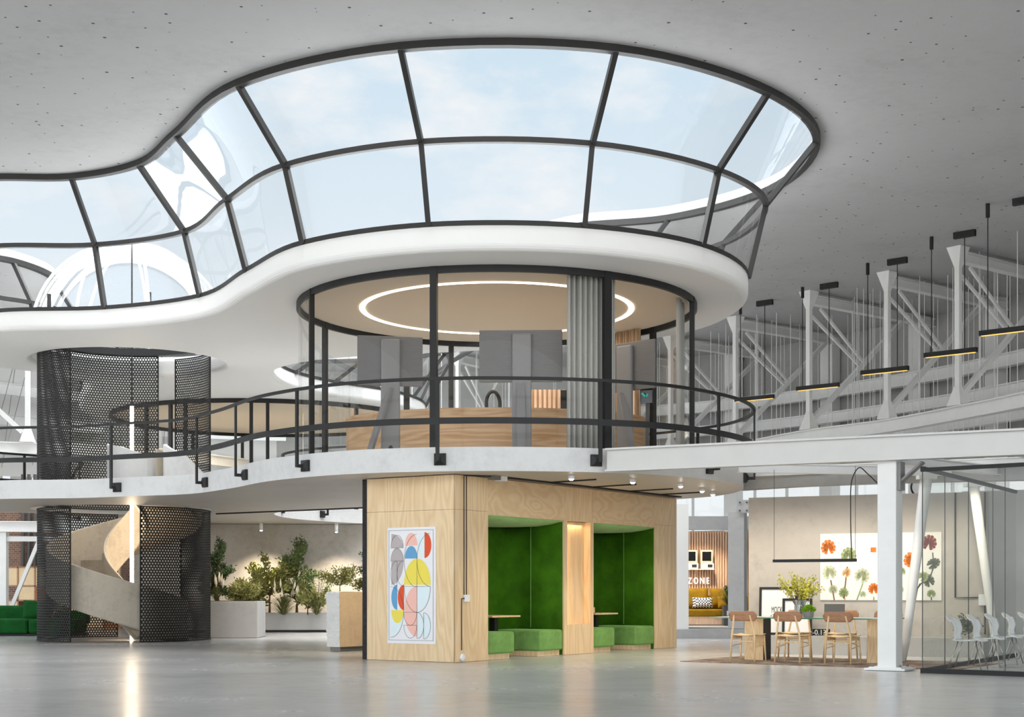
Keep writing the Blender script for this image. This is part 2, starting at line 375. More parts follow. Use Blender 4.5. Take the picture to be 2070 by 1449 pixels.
# skylight: rails, mullions, panes
sk = thing('window_1', 'curved skylight band of clear glass in dark frames around the open roof', 'window', (0, 25, ZC), kind='structure')
MB().sweep(Z(T, ZC-.05), RECT(.14, .13), True).build('upper_rail', M['dframe'], sk)
MB().sweep(Z(Mr, ZM), RECT(.10, .09), True).build('middle_rail', M['dframe'], sk)
MB().sweep(Z(offset(Fo, -.03), ZR1+.03), RECT(.09, .08), True).build('lower_rail', M['dframe'], sk)
n = len(T)
pn = MB(); pn.add(Z(T, ZC-.08)+Z(Mr, ZM), [(i, (i+1) % n, n+(i+1) % n, n+i) for i in range(n)])
pn.add(Z(Mr, ZM)+Z(offset(Fo, -.03), ZR1+.03), [(i, (i+1) % n, n+(i+1) % n, n+i) for i in range(n)])
pn.build('glazing', M['glasss'], sk, smooth=True)
for i in range(len(T_)):
    if i == 0: continue
    mb = MB(); t, m_, f = Vector((*T[i*KT], ZC-.08)), Vector((*Mr[i*KT], ZM)), Vector((*Fo[i*KT], ZR1))
    mb.bar(t, m_, .085, .10); mb.bar(m_, f, .085, .10)
    mb.build('mullion', M['dframe'], sk)

# bubble dome over the stair
dm = thing('window_2', 'white ribbed bubble dome standing on the white roof behind the skylight', 'window', (-9.15, 35.2, ZR1), kind='structure')
DC = Vector((-9.15, 35.2, ZR1)); DR, DH = 2.38, 2.46
prof = [(DR*math.cos(a*PI/2/14), DH*math.sin(a*PI/2/14)) for a in range(15)]
MB().lathe(prof, DC, 48).build('dome_glazing', M['glassd'], dm, smooth=True)
for k in range(9):
    a = 2*PI*(k+.35)/9
    MB().tube([DC+Vector((r*math.cos(a)*1.005, r*math.sin(a)*1.005, z)) for r, z in prof], .035, 6).build('rib', M['white'], dm, smooth=True)
MB().sweep(circ(DC, DR, 56, z=ZR1+.06), RECT(.12, .12), True).build('base_ring', M['white'], dm)

# ------------------------------------------------------------------ walls
WR = catmull([(-9, 56), (-5, 56.3), (-1, 56), (2, 55), (6.5, 52.6), (8.9, 50.5), (11.2, 47.6), (13.7, 43.4), (14.6, 41.2), (16.6, 36), (18.2, 28), (19, 17), (19, 9)], 5, False)
w = MB(); w.sweep(Z(WR, 0), [(-.15, 0), (.15, 0), (.15, 3.3), (-.15, 3.3)]); w.sweep(Z(WR, 0), [(-.15, 4.95), (.15, 4.95), (.15, ZC), (-.15, ZC)])
struct(w.build('wall_right', M['wallr']))
wd = thing('window_3', 'bright clerestory strip in the curved concrete wall', 'window', (14, 42, 3.3), kind='structure')
wm = MB()
for i in range(0, len(WR), 2): wm.box((WR[i].x, WR[i].y, 4.12), (.09, .09, 1.65))
wm.build('window_mullions', M['wpaint'], wd)
MB().sweep(Z(WR, 0), [(-.01, 3.3), (.01, 3.3), (.01, 4.95), (-.01, 4.95)]).build('window_glass', M['glassr'], wd)
WL = catmull([(-9, 56), (-11, 55.5), (-16, 53), (-19.5, 49), (-21, 45)], 5, False)
w = MB(); w.sweep(Z(WL[::-1], 0), [(-.15, 0), (.15, 0), (.15, 4.2), (-.15, 4.2)]); w.sweep(Z(WL[::-1], 0), [(-.15, 5.2), (.15, 5.2), (.15, ZC), (-.15, ZC)])
struct(w.build('wall_left', M['white']))
wb = catmull([(-10.7, 41.4), (-8, 42.3), (-4.5, 42.6), (-2.0, 42.5)], 8, False)
struct(MB().sweep(Z(wb, 0), [(0, 0), (-.25, 0), (-.25, ZS0), (0, ZS0)]).build('wall_back', M['wallc']))

# vertical panel pilasters on the curved wall
for k, i in enumerate((23, 29, 33, 38)):
    p = WR[i]; d = (WR[i+1]-WR[i-1]).normalized(); nn = Vector((d.y, -d.x))
    q = p+nn*.4
    struct(B('column_wall', M['wpaint'], None, (q.x, q.y, ZC/2), (.5, .4, ZC), math.atan2(d.y, d.x)))

# ------------------------------------------------------------------ railing around the gallery
rl = thing('railing', 'black steel railing with two rails around the curved concrete gallery edge', 'railing', (0, 23.4, ZS1))
R0 = offset(S, .20)
MB().sweep(Z(R0, 4.575), RECT(.05, .05), True).build('top_rail', M['black'], rl)
MB().sweep(Z(R0, 3.90), RECT(.025, .10), True).build('flat_rail', M['black'], rl)
nS = len(S)
def post(i):
    p = Vector((*R0[i], 0)); s_ = Vector((*S[i], 0)); nrm = (p-s_).normalized(); ang = math.atan2(nrm.y, nrm.x)
    tng = Vector((-nrm.y, nrm.x, 0))
    po = MB().box((p.x, p.y, 3.915), (.035, .06, 1.30), ang).build('post', M['black'], rl)
    br = MB(); br.bar((p.x, p.y, 3.29), (s_.x, s_.y, 3.29), .05, .055)
    c = s_+nrm*.025; br.box((c.x, c.y, 3.30), (.05, .19, .19), ang)
    k = [c+nrm*.024+tng*a*.095+Vector((0, 0, 3.30+b*.095)) for a, b in ((-1, -1), (1, -1), (1, 1), (-1, 1))]+[c+nrm*.07+tng*a*.03+Vector((0, 0, 3.30+b*.03)) for a, b in ((-1, -1), (1, -1), (1, 1), (-1, 1))]
    br.add(k, [(0, 1, 5, 4), (1, 2, 6, 5), (2, 3, 7, 6), (3, 0, 4, 7), (4, 5, 6, 7)])
    br.build('bracket', M['black'], po)
used = []
for X in (218, 395, 480, 604, 882, 1213, 1455, 1528):
    front = range(0, 13*7+4) if X < 1500 else range(12*7, 15*7)
    i = min(front, key=lambda j: abs(px(R0[j])-X)); used.append(i); post(i)
for i in range(14*7+5, nS-4, 9): post(i)
# ------------------------------------------------------------------ glass rooms
RC = Vector((-.29, 28.27)); RR = 3.80
def hit(x, R, c, back=False):        # angle where the sight line at photo column x meets the circle
    k = (x-CX)/F_PX; a = k*k+1; b = -2*(k*c.x+c.y); cc = c.x*c.x+c.y*c.y-R*R
    d = math.sqrt(max(0, b*b-4*a*cc)); Y = (-b+(d if back else -d))/(2*a)
    return math.atan2(Y-c.y, k*Y-c.x)
g1 = thing('window_4', 'round glass meeting room with black frames on the gallery', 'window', (RC.x, RC.y, ZS1), kind='structure')
MB().sweep(circ(RC, RR, 96, z=ZR0-.055), RECT(.07, .12), True).build('head_frame', M['black'], g1)
MB().sweep(circ(RC, RR, 96, z=ZS1+.02), RECT(.06, .06), True).build('sill_frame', M['black'], g1)
MB().add(Z(circ(RC, RR, 96), ZS1)+Z(circ(RC, RR, 96), ZR0), [(i, (i+1) % 96, 96+(i+1) % 96, 96+i) for i in range(96)]).build('glazing', M['glassr'], g1, smooth=True)
for X, bk, wd_ in ((630, 0, .06), (877, 0, .12), (1227, 0, .14), (1399, 0, .04), (657, 1, .1), (822, 1, .10), (912, 1, .10), (1320, 1, .12), (1180, 1, .1)):
    a = hit(X, RR, RC, bk); MB().box((RC.x+RR*math.cos(a), RC.y+RR*math.sin(a), (ZS1+ZR0)/2), (.09, wd_, ZR0-ZS1), a).build('mullion', M['black'], g1)
struct(MB().levels(circ(RC, RR-.15, 72), [], [(0, ZR0-.03), (0, ZR0+.02)]).build('ceiling_panel', M['warmc']))  # disc added over the white soffit to carry the warm tint
struct(MB().levels(circ(RC, RR-.1, 72), [], [(0, ZS1-.01), (0, ZS1+.012)]).build('floor_panel', M['slab']))
MB().sweep(circ(RC, 2.59, 96, z=ZR0-.038), RECT(.10, .012), True).build('ring_light', M['ring'])
tag(bpy.data.objects['ring_light'], 'glowing white ring lamp set in the warm tinted ceiling of the round room', 'lamp')
G2 = Vector((-7.8, 46.2)); G2R = 4.7
g2 = thing('window_5', 'second round glass room beyond the stair with a black head frame', 'window', (G2.x, G2.y, ZS1), kind='structure')
MB().sweep(circ(G2, G2R, 80, z=ZR0-.06), RECT(.08, .13), True).build('head_frame', M['black'], g2)
MB().add(Z(circ(G2, G2R, 80), ZS1)+Z(circ(G2, G2R, 80), ZR0), [(i, (i+1) % 80, 80+(i+1) % 80, 80+i) for i in range(80)]).build('glazing', M['glassr'], g2, smooth=True)
for X, bk in ((296, 0), (345, 0), (375, 0), (508, 0), (541, 0), (720, 0), (490, 1), (600, 1), (390, 1)):
    a = hit(X, G2R, G2, bk); B('mullion', M['black'], g2, (G2.x+G2R*math.cos(a), G2.y+G2R*math.sin(a), (ZS1+ZR0)/2), (.08, .10, ZR0-ZS1), a)
struct(MB().levels(circ(G2, G2R-.15, 64), [], [(0, ZR0-.03), (0, ZR0+.02)]).build('ceiling_panel', M['warmc']))
ct = thing('bar_counter', 'black topped bar counter inside the far round room', 'counter', (-6.9, 44, ZS1))
B('body', M['oak'], ct, (-6.9, 44, 4.05), (1.6, .6, 1.1)); B('counter_top', M['blackm'], ct, (-6.9, 44, 4.67), (1.9, .8, .14))

# desk, monitors, curtains in the round room
dk = thing('reception_desk', 'curved oak desk behind the monitors in the round glass room', 'desk', (-.3, 28.4, ZS1))
de = [Vector((-.3+2.95*math.cos(a), 28.75+2.1*math.sin(a))) for a in [math.radians(-172+164*i/48) for i in range(49)]]
MB().sweep(Z(de, 0), [(-.06, ZS1), (0, ZS1), (0, 4.52), (-.06, 4.52)]).build('front', M['oak'], dk, smooth=False)
MB().sweep(Z(de, 0), [(-.55, 4.47), (.015, 4.47), (.015, 4.52), (-.55, 4.52)]).build('desk_top', M['oak'], dk)
def monitor(c, rz, w, h, label, cx_off=0, leg=-1):
    t = thing('presentation_screen', label, 'screen', (c[0], c[1], ZS1+.012), rz, 'screens on stands in the round room')
    B0 = lambda nm, m, cc, s_, **k: MB_local(t, nm, m, cc, s_, **k)
    B0('panel', M['greym'], (0, .06, 1.74), (w, .05, h), bevel=.008, seg=1)
    B0('display', M['screen'], (0, .088, 1.74), (w-.05, .012, h-.05))
    B0('stand', M['greyp'], (cx_off, 0, 1.06), (.34, .09, 2.12), bevel=.03)
    mb = MB(); mb.bar((cx_off-.02, -.04, 1.25), (cx_off+leg*.42, -.30, .02), .14, .05); finish(mb, t, 'leg', M['greyp'])
    mb = MB(); mb.lathe([(0, -.01), (.05, -.01), (.05, .01), (0, .01)], (0, 0, 0), 16)
    mb.v = [Vector((cx_off+p.x, -.047+p.z*.5, .14+p.y*2)) for p in mb.v]; finish(mb, t, 'cable_hole', M['blackm'])
    return t
def text(nm, body, m, size, sx, parent, loc, rx, ext=.001, sp=1.0, align='LEFT'):
    cu = bpy.data.curves.new(nm, 'FONT'); cu.body = body; cu.size = size; cu.extrude = ext; cu.space_character = sp; cu.align_x = align
    f = bpy.data.objects.new(nm+'_src', cu); COL.objects.link(f); bpy.context.view_layer.update()
    me = bpy.data.meshes.new_from_object(f.evaluated_get(bpy.context.evaluated_depsgraph_get())); bpy.data.objects.remove(f); me.materials.clear(); me.materials.append(m)
    o = bpy.data.objects.new(nm, me); COL.objects.link(o); o.parent = parent; o.location = loc; o.rotation_euler = (rx, 0, 0); o.scale = (sx, 1, 1); return o
def finish(mb, t, nm, m, **k):
    M4 = chain(t); mb.v = [M4 @ p for p in mb.v]; return mb.build(nm, m, t, **k)
def MB_local(t, nm, m, c, s_, rz=0, **k):
    return finish(MB().box(c, s_, rz), t, nm, m, **k)
monitor((-2.15, 25.9), .20, 1.16, .88, 'grey screen back on a stand beside the thick black mullion, tilted to one side')
monitor((.15, 25.35), -.04, 1.44, .90, 'widest grey screen back on a stand, squarely facing the desk', .02, .0)
monitor((2.05, 26.6), -.75, 1.30, .88, 'grey screen back on a stand beside the full height grey curtain', 0, 1)
tb = thing('tablet_display', 'small black display with a teal mark beside the curtain screen', 'display', (2.45, 26.5, ZS1+.012))
B('display', M['screen'], tb, (2.43, 26.45, 4.72), (.24, .05, .30), -.5); B('stand', M['dgrey'], tb, (2.45, 26.5, 4.04), (.06, .06, 1.07))
mb = MB(); c = Vector((2.41, 26.42, 4.72))
for sx in (-1, 1): mb.bar(c+Vector((sx*.07, 0, .03)), c+Vector((0, 0, -.04)), .02, .04)
mb.build('mark', M['teal'], tb)
def curtain(name, label, c, R, a0, a1, z0, z1, m, amp=.05, waves=9):
    mb = MB(); K = waves*8; pts = []
    for i in range(K+1):
        a = a0+(a1-a0)*i/K; r = R+amp*math.sin(i/8*2*PI)+amp*.3*math.sin(i*.37)
        pts.append((c.x+r*math.cos(a), c.y+r*math.sin(a)))
    n = K+1; mb.add(Z(pts, z0)+Z(pts, z1), [(i, i+1, n+i+1, n+i) for i in range(K)])
    return tag(mb.build(name, m, None, smooth=True, solid=.008), label, 'curtain', 'curtains in the round glass room')
curtain('curtain', 'full height grey curtain gathered against the thick mullion of the round room', RC, 3.55, hit(1146, 3.55, RC), hit(1242, 3.55, RC), ZS1+.02, ZR0-.04, M['curtain'], .055, 9)
curtain('curtain', 'narrow grey curtain at the outer edge of the round room beside the thin mullion', RC, 3.55, hit(1362, 3.5, RC), hit(1384, 3.55, RC), ZS1+.02, ZR0-.04, M['curtain'], .05, 4)
curtain('curtain', 'warm beige curtain on the far side of the round room', RC, 3.5, hit(1292, 3.5, RC, True), hit(1232, 3.5, RC, True), ZS1+.02, ZR0-.04, M['curtainb'], .05, 9)
def slats(name, label, cat, c, w, h, n_, rz, z, m, back=None):
    t = thing(name, label, cat, (c[0], c[1], z), rz)
    if back: MB_local(t, 'backing', back, (0, .04, h/2), (w, .03, h))
    mb = MB()
    for i in range(n_): mb.box((-w/2+(i+.5)*w/n_, 0, h/2), (w/n_*.55, .06, h))
    finish(mb, t, 'slats', m); return t
slats('slat_screen', 'pale wooden slat screen behind the widest screen stand', 'screen', (.75, 31.2), .8, 1.95, 8, 0, ZS1+.012, M['slat'], M['curtainb'])
slats('slat_screen', 'pale wooden slat screen behind the curtain side screen', 'screen', (2.25, 30.2), .62, 1.95, 6, -.3, ZS1+.012, M['slat'], M['curtainb'])
tv = thing('television', 'black television standing on the far side beyond the desk', 'television', (1.5, 30.9, ZS1+.012))
B('display', M['screen'], tv, (1.5, 30.9, 5.1), (.95, .06, .62)); B('pedestal', M['dgrey'], tv, (1.5, 30.95, 4.15), (.3, .06, 1.28))
mb = MB(); c = Vector((-.36, 28.0, 4.75)); mb.tube([c+Vector((.13*math.cos(a), .05*math.cos(a), .24*math.sin(a))) for a in [2*PI*i/24 for i in range(24)]], .035, 8, True)
tag(mb.build('ring_sculpture', M['blackm'], None, smooth=True), 'black oval ring sculpture standing on the oak desk', 'sculpture')

# ------------------------------------------------------------------ perforated stair drum
def perforated(name, label, a0, a1, z0, z1, R=2.0, p=.0695, hr=.0245):
    arc = math.radians(a1-a0)*R; nx = round(arc/p); p = arc/nx; ry = p*.866; ny = int((z1-z0)/ry); ry = (z1-z0)/ny
    vs, fs, idx = [], [], {}
    def vert(u, z):
        u = min(max(u, 0), arc); z = min(max(z, z0), z1); k = (round(u*4000), round(z*4000))
        if k not in idx:
            a = math.radians(a0)+u/R; idx[k] = len(vs); vs.append((SC.x+R*math.cos(a), SC.y+R*math.sin(a), z))
        return idx[k]
    for j in range(ny):
        zc = z0+(j+.5)*ry
        for i in range(nx+(j % 2)):
            uc = (i+.5)*p-(.5*p if j % 2 else 0); edge = uc < .4*p or uc > arc-.4*p
            H = [(uc+sx*p/2, zc+sz*ry) for sx, sz in ((1, -1/3), (1, 1/3), (0, 2/3), (-1, 1/3), (-1, -1/3), (0, -2/3))]
            o = []
            for u, z in H:
                q = vert(u, z)
                if not o or o[-1] != q: o.append(q)
            if len(set(o)) < 3: continue
            if edge: fs.append(o); continue
            b = len(vs)
            for k in range(6):
                an = -PI/6+k*PI/3; u = uc+hr*math.cos(an); z = zc+hr*math.sin(an); a = math.radians(a0)+u/R
                vs.append((SC.x+R*math.cos(a), SC.y+R*math.sin(a), z))
            full = [vert(u, z) for u, z in H]
            for k in range(6):
                q = [full[k], full[(k+1) % 6], b+(k+1) % 6, b+k]
                if q[0] == q[1]: q = q[1:]
                fs.append(q)
    t = thing(name, label, 'screen', (SC.x, SC.y, z0), 0, 'perforated metal screens around the spiral stair')
    mb = MB(); mb.add(vs, fs); mb.build('perforated_sheet', M['perf'], t, solid=.006)
    for a in (a0, a1):
        an = math.radians(a); B('edge_trim', M['perf'], t, (SC.x+R*math.cos(an), SC.y+R*math.sin(an), (z0+z1)/2), (.03, .025, z1-z0), an)
    for nm, zz in (('base_trim', z0+.015), ('head_trim', z1-.015)):
        MB().sweep(circ(SC, R, 40, a0, a1, z=zz), RECT(.03, .03)).build(nm, M['perf'], t)
    return t
perforated('perforated_screen', 'black perforated curved screen below the gallery on the sofa side of the stair', -250, -112, .012, ZS0-.01)
perforated('perforated_screen', 'black perforated curved screen below the gallery on the planter side of the stair', -65.5, 62, .012, ZS0-.01)
perforated('perforated_screen', 'tall black perforated screen wrapping the stair head above the gallery', -279, -112, ZS1-.3, 7.1)
perforated('perforated_screen', 'narrower black perforated screen hanging beyond the LED tube above the gallery', 16, 67, ZS1+.0, 7.0)
rg = thing('screen_ring', 'black ring beam hung in the round roof opening over the stair', 'ring beam', (SC.x, SC.y, 7.1))
MB().sweep(circ(SC, 2.03, 64, z=7.19), RECT(.22, .17), True).build('ring_beam', M['black'], rg)
for a in (20, 65, 110, 160, 230, 300): B('hanger', M['black'], rg, (SC.x+2.05*math.cos(math.radians(a)), SC.y+2.05*math.sin(math.radians(a)), 7.6), (.07, .07, .7))

# spiral stair
st = thing('spiral_stair', 'beige concrete spiral stair winding inside the perforated drum', 'stair', (SC.x, SC.y, 0))
A0, A1 = -22, -412
def za(a): return (A0-a)/(A0-A1)*3.5
def ribbon(R, th, lo, hi, a0, a1, n=70):
    mb = MB(); vs, fs = [], []
    for i in range(n+1):
        a = a0+(a1-a0)*i/n; ar = math.radians(a); z = za(a); b, t = max(0.01, z+lo), max(.05, z+hi)
        for r, zz in ((R, b), (R+th, b), (R+th, t), (R, t)): vs.append((SC.x+r*math.cos(ar), SC.y+r*math.sin(ar), zz))
    for i in range(n):
        for k in range(4): fs.append((i*4+k, i*4+(k+1) % 4, i*4+4+(k+1) % 4, i*4+4+k))
    fs += [(0, 3, 2, 1), (n*4, n*4+1, n*4+2, n*4+3)]
    return mb.add(vs, fs)
ribbon(1.70, .10, -.08, .94, A0, A1).build('outer_balustrade', M['stairc'], st, smooth=False, bevel=.01, seg=1)
ribbon(.42, .08, -.22, .92, A0, A1).build('inner_balustrade', M['stairc'], st, smooth=False, bevel=.01, seg=1)
mb = MB(); NT = 20
for i in range(NT):
    a0, a1 = A0+(A1-A0)*i/NT, A0+(A1-A0)*(i+1)/NT; zt = 3.5*(i+1)/NT
    vs = []
    for z in (None, zt):
        for r, a in ((.49, a0), (1.71, a0), (1.71, a1), (.49, a1)):
            ar = math.radians(a); vs.append((SC.x+r*math.cos(ar), SC.y+r*math.sin(ar), max(.01, za(a)-.10) if z is None else z))
    mb.add(vs, [(0, 1, 2, 3), (7, 6, 5, 4), (0, 4, 5, 1), (1, 5, 6, 2), (2, 6, 7, 3), (3, 7, 4, 0)])
mb.build('treads', M['stairc'], st)
def guard(P, tops, th=.09):
    P = catmull(P, 6, False); n_ = len(P); K = len(tops)-1; mb = MB(); vs = []
    for i, p in enumerate(P):
        f = i/(n_-1)*K; j = min(int(f), K-1); zt = tops[j]+(tops[j+1]-tops[j])*(f-j); d = (P[min(i+1, n_-1)]-P[max(i-1, 0)]).normalized(); nn = Vector((d.y, -d.x))*th/2
        for sg, z in ((1, ZS1), (1, zt), (-1, zt), (-1, ZS1)): vs.append((p.x+nn.x*sg, p.y+nn.y*sg, z))
    fs = [(i*4+k, i*4+4+k, i*4+4+(k+1) % 4, i*4+(k+1) % 4) for i in range(n_-1) for k in range(4)]+[(0, 1, 2, 3), (n_*4-1, n_*4-2, n_*4-3, n_*4-4)]
    mb.add(vs, fs).build('landing_guard', M['slab'], st)
guard([(-9.42, 34.2), (-9.0, 33.75), (-8.4, 33.7), (-8.0, 34.1)], [4.60, 4.50, 4.30, 4.05])
guard([(-8.04, 34.0), (-7.9, 33.5), (-7.4, 33.2), (-6.9, 33.2), (-6.6, 33.5)], [4.58, 4.50, 4.25, 3.75, 3.52])
tl = thing('tube_lamp', 'long glowing LED tube hanging down the middle of the spiral stair', 'lamp', (-9.02, 34.75, 0))
c = (-9.02, 34.75)
MB().tube([(c[0], c[1], .02), (c[0], c[1], 5.55)], .045, 12).build('tube', M['tube'], tl, smooth=True)
MB().tube([(c[0], c[1], 5.55), (c[0], c[1], 9.4)], .02, 8).build('cord', M['black'], tl)

# ------------------------------------------------------------------ plywood meeting booth
BO = Vector((-.935, 24.1)); bv = Vector((.563, .8264)); bt = Vector((-.8264, .563)); BA = math.atan2(bv.y, bv.x)
def BP(s_, t, z): return Vector((BO.x+bv.x*s_+bt.x*t, BO.y+bv.y*s_+bt.y*t, z))
BL, BD, BH = 7.75, 1.886, ZS0-.012
bo = thing('plywood_booth', 'birch plywood meeting booth with two green lined alcoves under the gallery', 'booth', (BO.x, BO.y, 0))
def bbox(mb, s0, s1, t0, t1, z0, z1):
    return mb.add([BP(s, t, z) for z in (z0, z1) for s, t in ((s0, t0), (s1, t0), (s1, t1), (s0, t1))], [(3, 2, 1, 0), (4, 5, 6, 7), (0, 1, 5, 4), (1, 2, 6, 5), (2, 3, 7, 6), (3, 0, 4, 7)])
def panel(name, m, *a, **k): return bbox(MB(), *a).build(name, m, bo, **k)
RT = 2.47; D = 1.15
REC = ((.944, 3.354), (4.406, 6.817))
g = .004
panel('end_panel', M['ply'], 0, .03, .004, BD, 0.005, 2.53-g); panel('end_panel', M['ply'], 0, .03, .004, BD, 2.53, BH)
panel('side_panel', M['ply'], 0, .944-g, 0, .03, 0.005, 2.53-g); panel('side_panel', M['ply'], 0, .944-g, 0, .03, 2.53, BH)
panel('side_panel', M['ply'], 6.817+g, BL, 0, .03, 0.005, 2.53-g); panel('side_panel', M['ply'], 6.817+g, BL, 0, .03, 2.53, BH)
panel('header_panel', M['plyh'], .944, 3.354+.06, 0, .03, RT, BH); panel('header_panel', M['plyh'], 4.36+g, 6.817, 0, .03, RT, BH)
panel('header_panel', M['ply'], 3.414+g, 4.36, 0, .03, RT, BH)
panel('end_panel', M['ply'], BL-.03, BL, .03, BD, 0.005, BH)
panel('back_panel', M['stone'], -.012, BL, BD, BD+.09, 0.005, BH)
# niche between the alcoves
panel('pier_panel', M['ply'], 3.354, 3.47, 0, .16, 0.005, RT); panel('pier_panel', M['ply'], 4.29, 4.406, 0, .16, 0.005, RT)
panel('niche_base', M['ply'], 3.47, 4.29, 0, .16, 0.005, .56); panel('niche_back', M['ply'], 3.47, 4.29, .14, .16, .56, RT)
panel('niche_light', M['strip'], 3.472, 3.492, .015, .045, .6, RT-.05)
panel('core', M['ply'], 3.356, 4.404, .17, D, 0.005, RT)
for ri, (s0, s1) in enumerate(REC):
    # padded lining: rounded plan from one jamb round the back to the other
    r = .32; pl = [(s0+.001, .03)]
    pl += [(s0+r-r*math.cos(a)+.001, D-r+r*math.sin(a)) for a in [PI/2*i/8 for i in range(9)]]
    pl += [(s1-r+r*math.sin(a)-.001, D-r+r*math.cos(a)) for a in [PI/2*i/8 for i in range(9)]]
    pl += [(s1-.001, .03)]
    def strip(P, z0, z1, nm):
        n_ = len(P); mb = MB(); mb.add([BP(s, t, z0) for s, t in P]+[BP(s, t, z1) for s, t in P], [(i, i+1, n_+i+1, n_+i) for i in range(n_-1)])
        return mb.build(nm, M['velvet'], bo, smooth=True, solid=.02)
    strip(pl, .012, 2.44, 'padded_lining')
    for s_, t_ in ((s1-.02, .72), (s1-1.45, D-.012)): MB().tube([BP(s_, t_, .5), BP(s_, t_, 2.40)], .009, 6).build('seam_piping', M['velvetl'], bo)
    cl_ = MB(); K = 14
    vs = [BP(s0+(s1-s0)*i/K, D*j/4*.985, 2.463-.085*math.sin(PI/2*min(1, j/2.2))-.03*math.sin(PI*i/K)*(j > 0)) for j in range(5) for i in range(K+1)]
    cl_.add(vs, [(j*(K+1)+i, j*(K+1)+i+1, (j+1)*(K+1)+i+1, (j+1)*(K+1)+i) for j in range(4) for i in range(K)])
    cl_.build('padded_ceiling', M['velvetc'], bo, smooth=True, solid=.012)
    def bench(a, b, d0, d1, label):
        t = thing('bench', label, 'bench', BP((a+b)/2, (d0+d1)/2, 0), 0, 'green benches in the booth alcoves')
        bbox(MB(), a+.02, b-.07 if a-s0 < .1 else b-.02, d0+.07, d1-.02, 0.004, .10).build('plinth', M['ply'], t)
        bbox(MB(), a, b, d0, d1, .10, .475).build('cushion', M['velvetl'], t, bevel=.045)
    wh = ('nearer alcove of the booth', 'alcove at the far end of the booth')[ri]
    bench(s0+.03, s0+.81, 0.0, D-.08, 'green velvet bench beside the table, '+wh)
    bench(s1-.79, s1-.03, 0.0, D-.08, 'green velvet bench against the end wall, '+wh)
    tb = thing('booth_table', 'small table on a black stem, '+wh, 'table', BP(s0+.95, .55, 0), 0, 'tables in the booth alcoves')
    q = BP(s0+.95, .55, 0)
    bbox(MB(), s0+.48, s0+1.36, .25, .85, .715, .748).build('table_top', M['pale'], tb, bevel=.01, seg=2)
    B('stem', M['blackm'], tb, (q.x, q.y, .37), (.11, .11, .69), BA); B('foot', M['blackm'], tb, (q.x, q.y, .014), (.42, .42, .02), BA)
bx_ = thing('wooden_box', 'small pale wooden box on the table in the booth alcove beside the end panel', 'box', BP(REC[1][0]+.62, .5, .749))
bbox(MB(), REC[1][0]+.52, REC[1][0]+.72, .40, .58, .749, .86).build('body', M['pale'], bx_, bevel=.006, seg=1)
bbox(MB(), REC[1][0]+.54, REC[1][0]+.70, .47, .60, .86, .94).build('lid', M['backw'], bx_)
# cables, switch and sensor on the booth
cb = thing('power_cable', 'pair of thin black cables dropping down the plywood beside the corner', 'cable', BP(.22, 0, 1.1))
MB().tube([BP(.232, -.012, BH), BP(.232, -.012, 1.12)], .0075, 6).build('cord', M['blackm'], cb); MB().tube([BP(.303, -.012, BH), BP(.303, -.012, 1.12)], .0075, 6).build('cord', M['blackm'], cb)
MB().tube([BP(.225, -.012, 1.06), BP(.165, -.012, 1.06), BP(.165, -.012, .2)], .0075, 6).build('cord', M['blackm'], cb)
sw = thing('switch_box', 'white square switch box on the booth wall below two black cables', 'switch', BP(.29, -.03, 1.0))
bbox(MB(), .225, .355, -.045, -.001, 1.0, 1.12).build('housing', M['wplastic'], sw, bevel=.006, seg=2)
bbox(MB(), .205, .225, -.03, -.008, 1.045, 1.07).build('cable_gland', M['grey'], sw)
so = thing('floor_socket', 'round white socket on the booth wall just above the floor', 'socket', BP(.165, -.03, .02))
mb = MB(); mb.lathe([(0, 0), (.055, 0), (.06, .01), (.06, .045), (.05, .055), (0, .055)], (0, 0, 0), 24)
Rm = Matrix.Rotation(BA, 3, 'Z') @ Matrix.Rotation(PI/2, 3, 'X'); c = BP(.165, -.001, .085); mb.v = [c+Rm @ p for p in mb.v]; mb.build('housing', M['wplastic'], so, smooth=True)
bbox(MB(), .125, .14, -.05, -.045, .075, .09).build('lens', M['blackm'], so)

# poster on the booth end
po = thing('art_poster', 'white framed poster of coloured half circles on the plywood booth end', 'poster', BP(-.02, .9, .3))
def PE(x, y, d=0):                   # poster drawing grid -> wall point
    u_ = (x-748)/505; v_ = (y-32)/1208
    return BP(-.022-d, 1.412-1.023*u_, 2.25-1.955*v_)
pm = [plain('poster_%d' % i, c8(*c), .6) for i, c in enumerate([(236, 236, 238), (184, 174, 174), (244, 190, 176), (96, 160, 204), (222, 238, 242), (222, 78, 30), (238, 220, 84), (70, 70, 74)])]
mb = MB(); mb.add([PE(x, y) for x, y in ((748, 32), (748, 1240), (1253, 1240), (1253, 32))], [(0, 1, 2, 3)])
mb.cur = 0
lay = [0.0006]
def ell(ci, cx, cy, rx, ry, a0, a1):
    lay[0] += .00022; mb.cur = ci
    P = [PE(cx+rx*math.cos(math.radians(a)), cy-ry*math.sin(math.radians(a)), lay[0]) for a in [a0+(a1-a0)*i/24 for i in range(25)]]
    if a1-a0 < 120: P.append(PE(cx, cy, lay[0]))
    mb.poly(P[::-1])
def arc(cx, cy, rx, ry, a0, a1):
    mb.cur = 7; n_ = 26; vs = []
    for i in range(n_+1):
        a = math.radians(a0+(a1-a0)*i/n_)
        for e in (-1.3, 1.3): vs.append(PE(cx+(rx+e)*math.cos(a), cy-(ry+e*1.2)*math.sin(a), .0075))
    mb.add(vs, [(2*i, 2*i+1, 2*i+3, 2*i+2) for i in range(n_)])
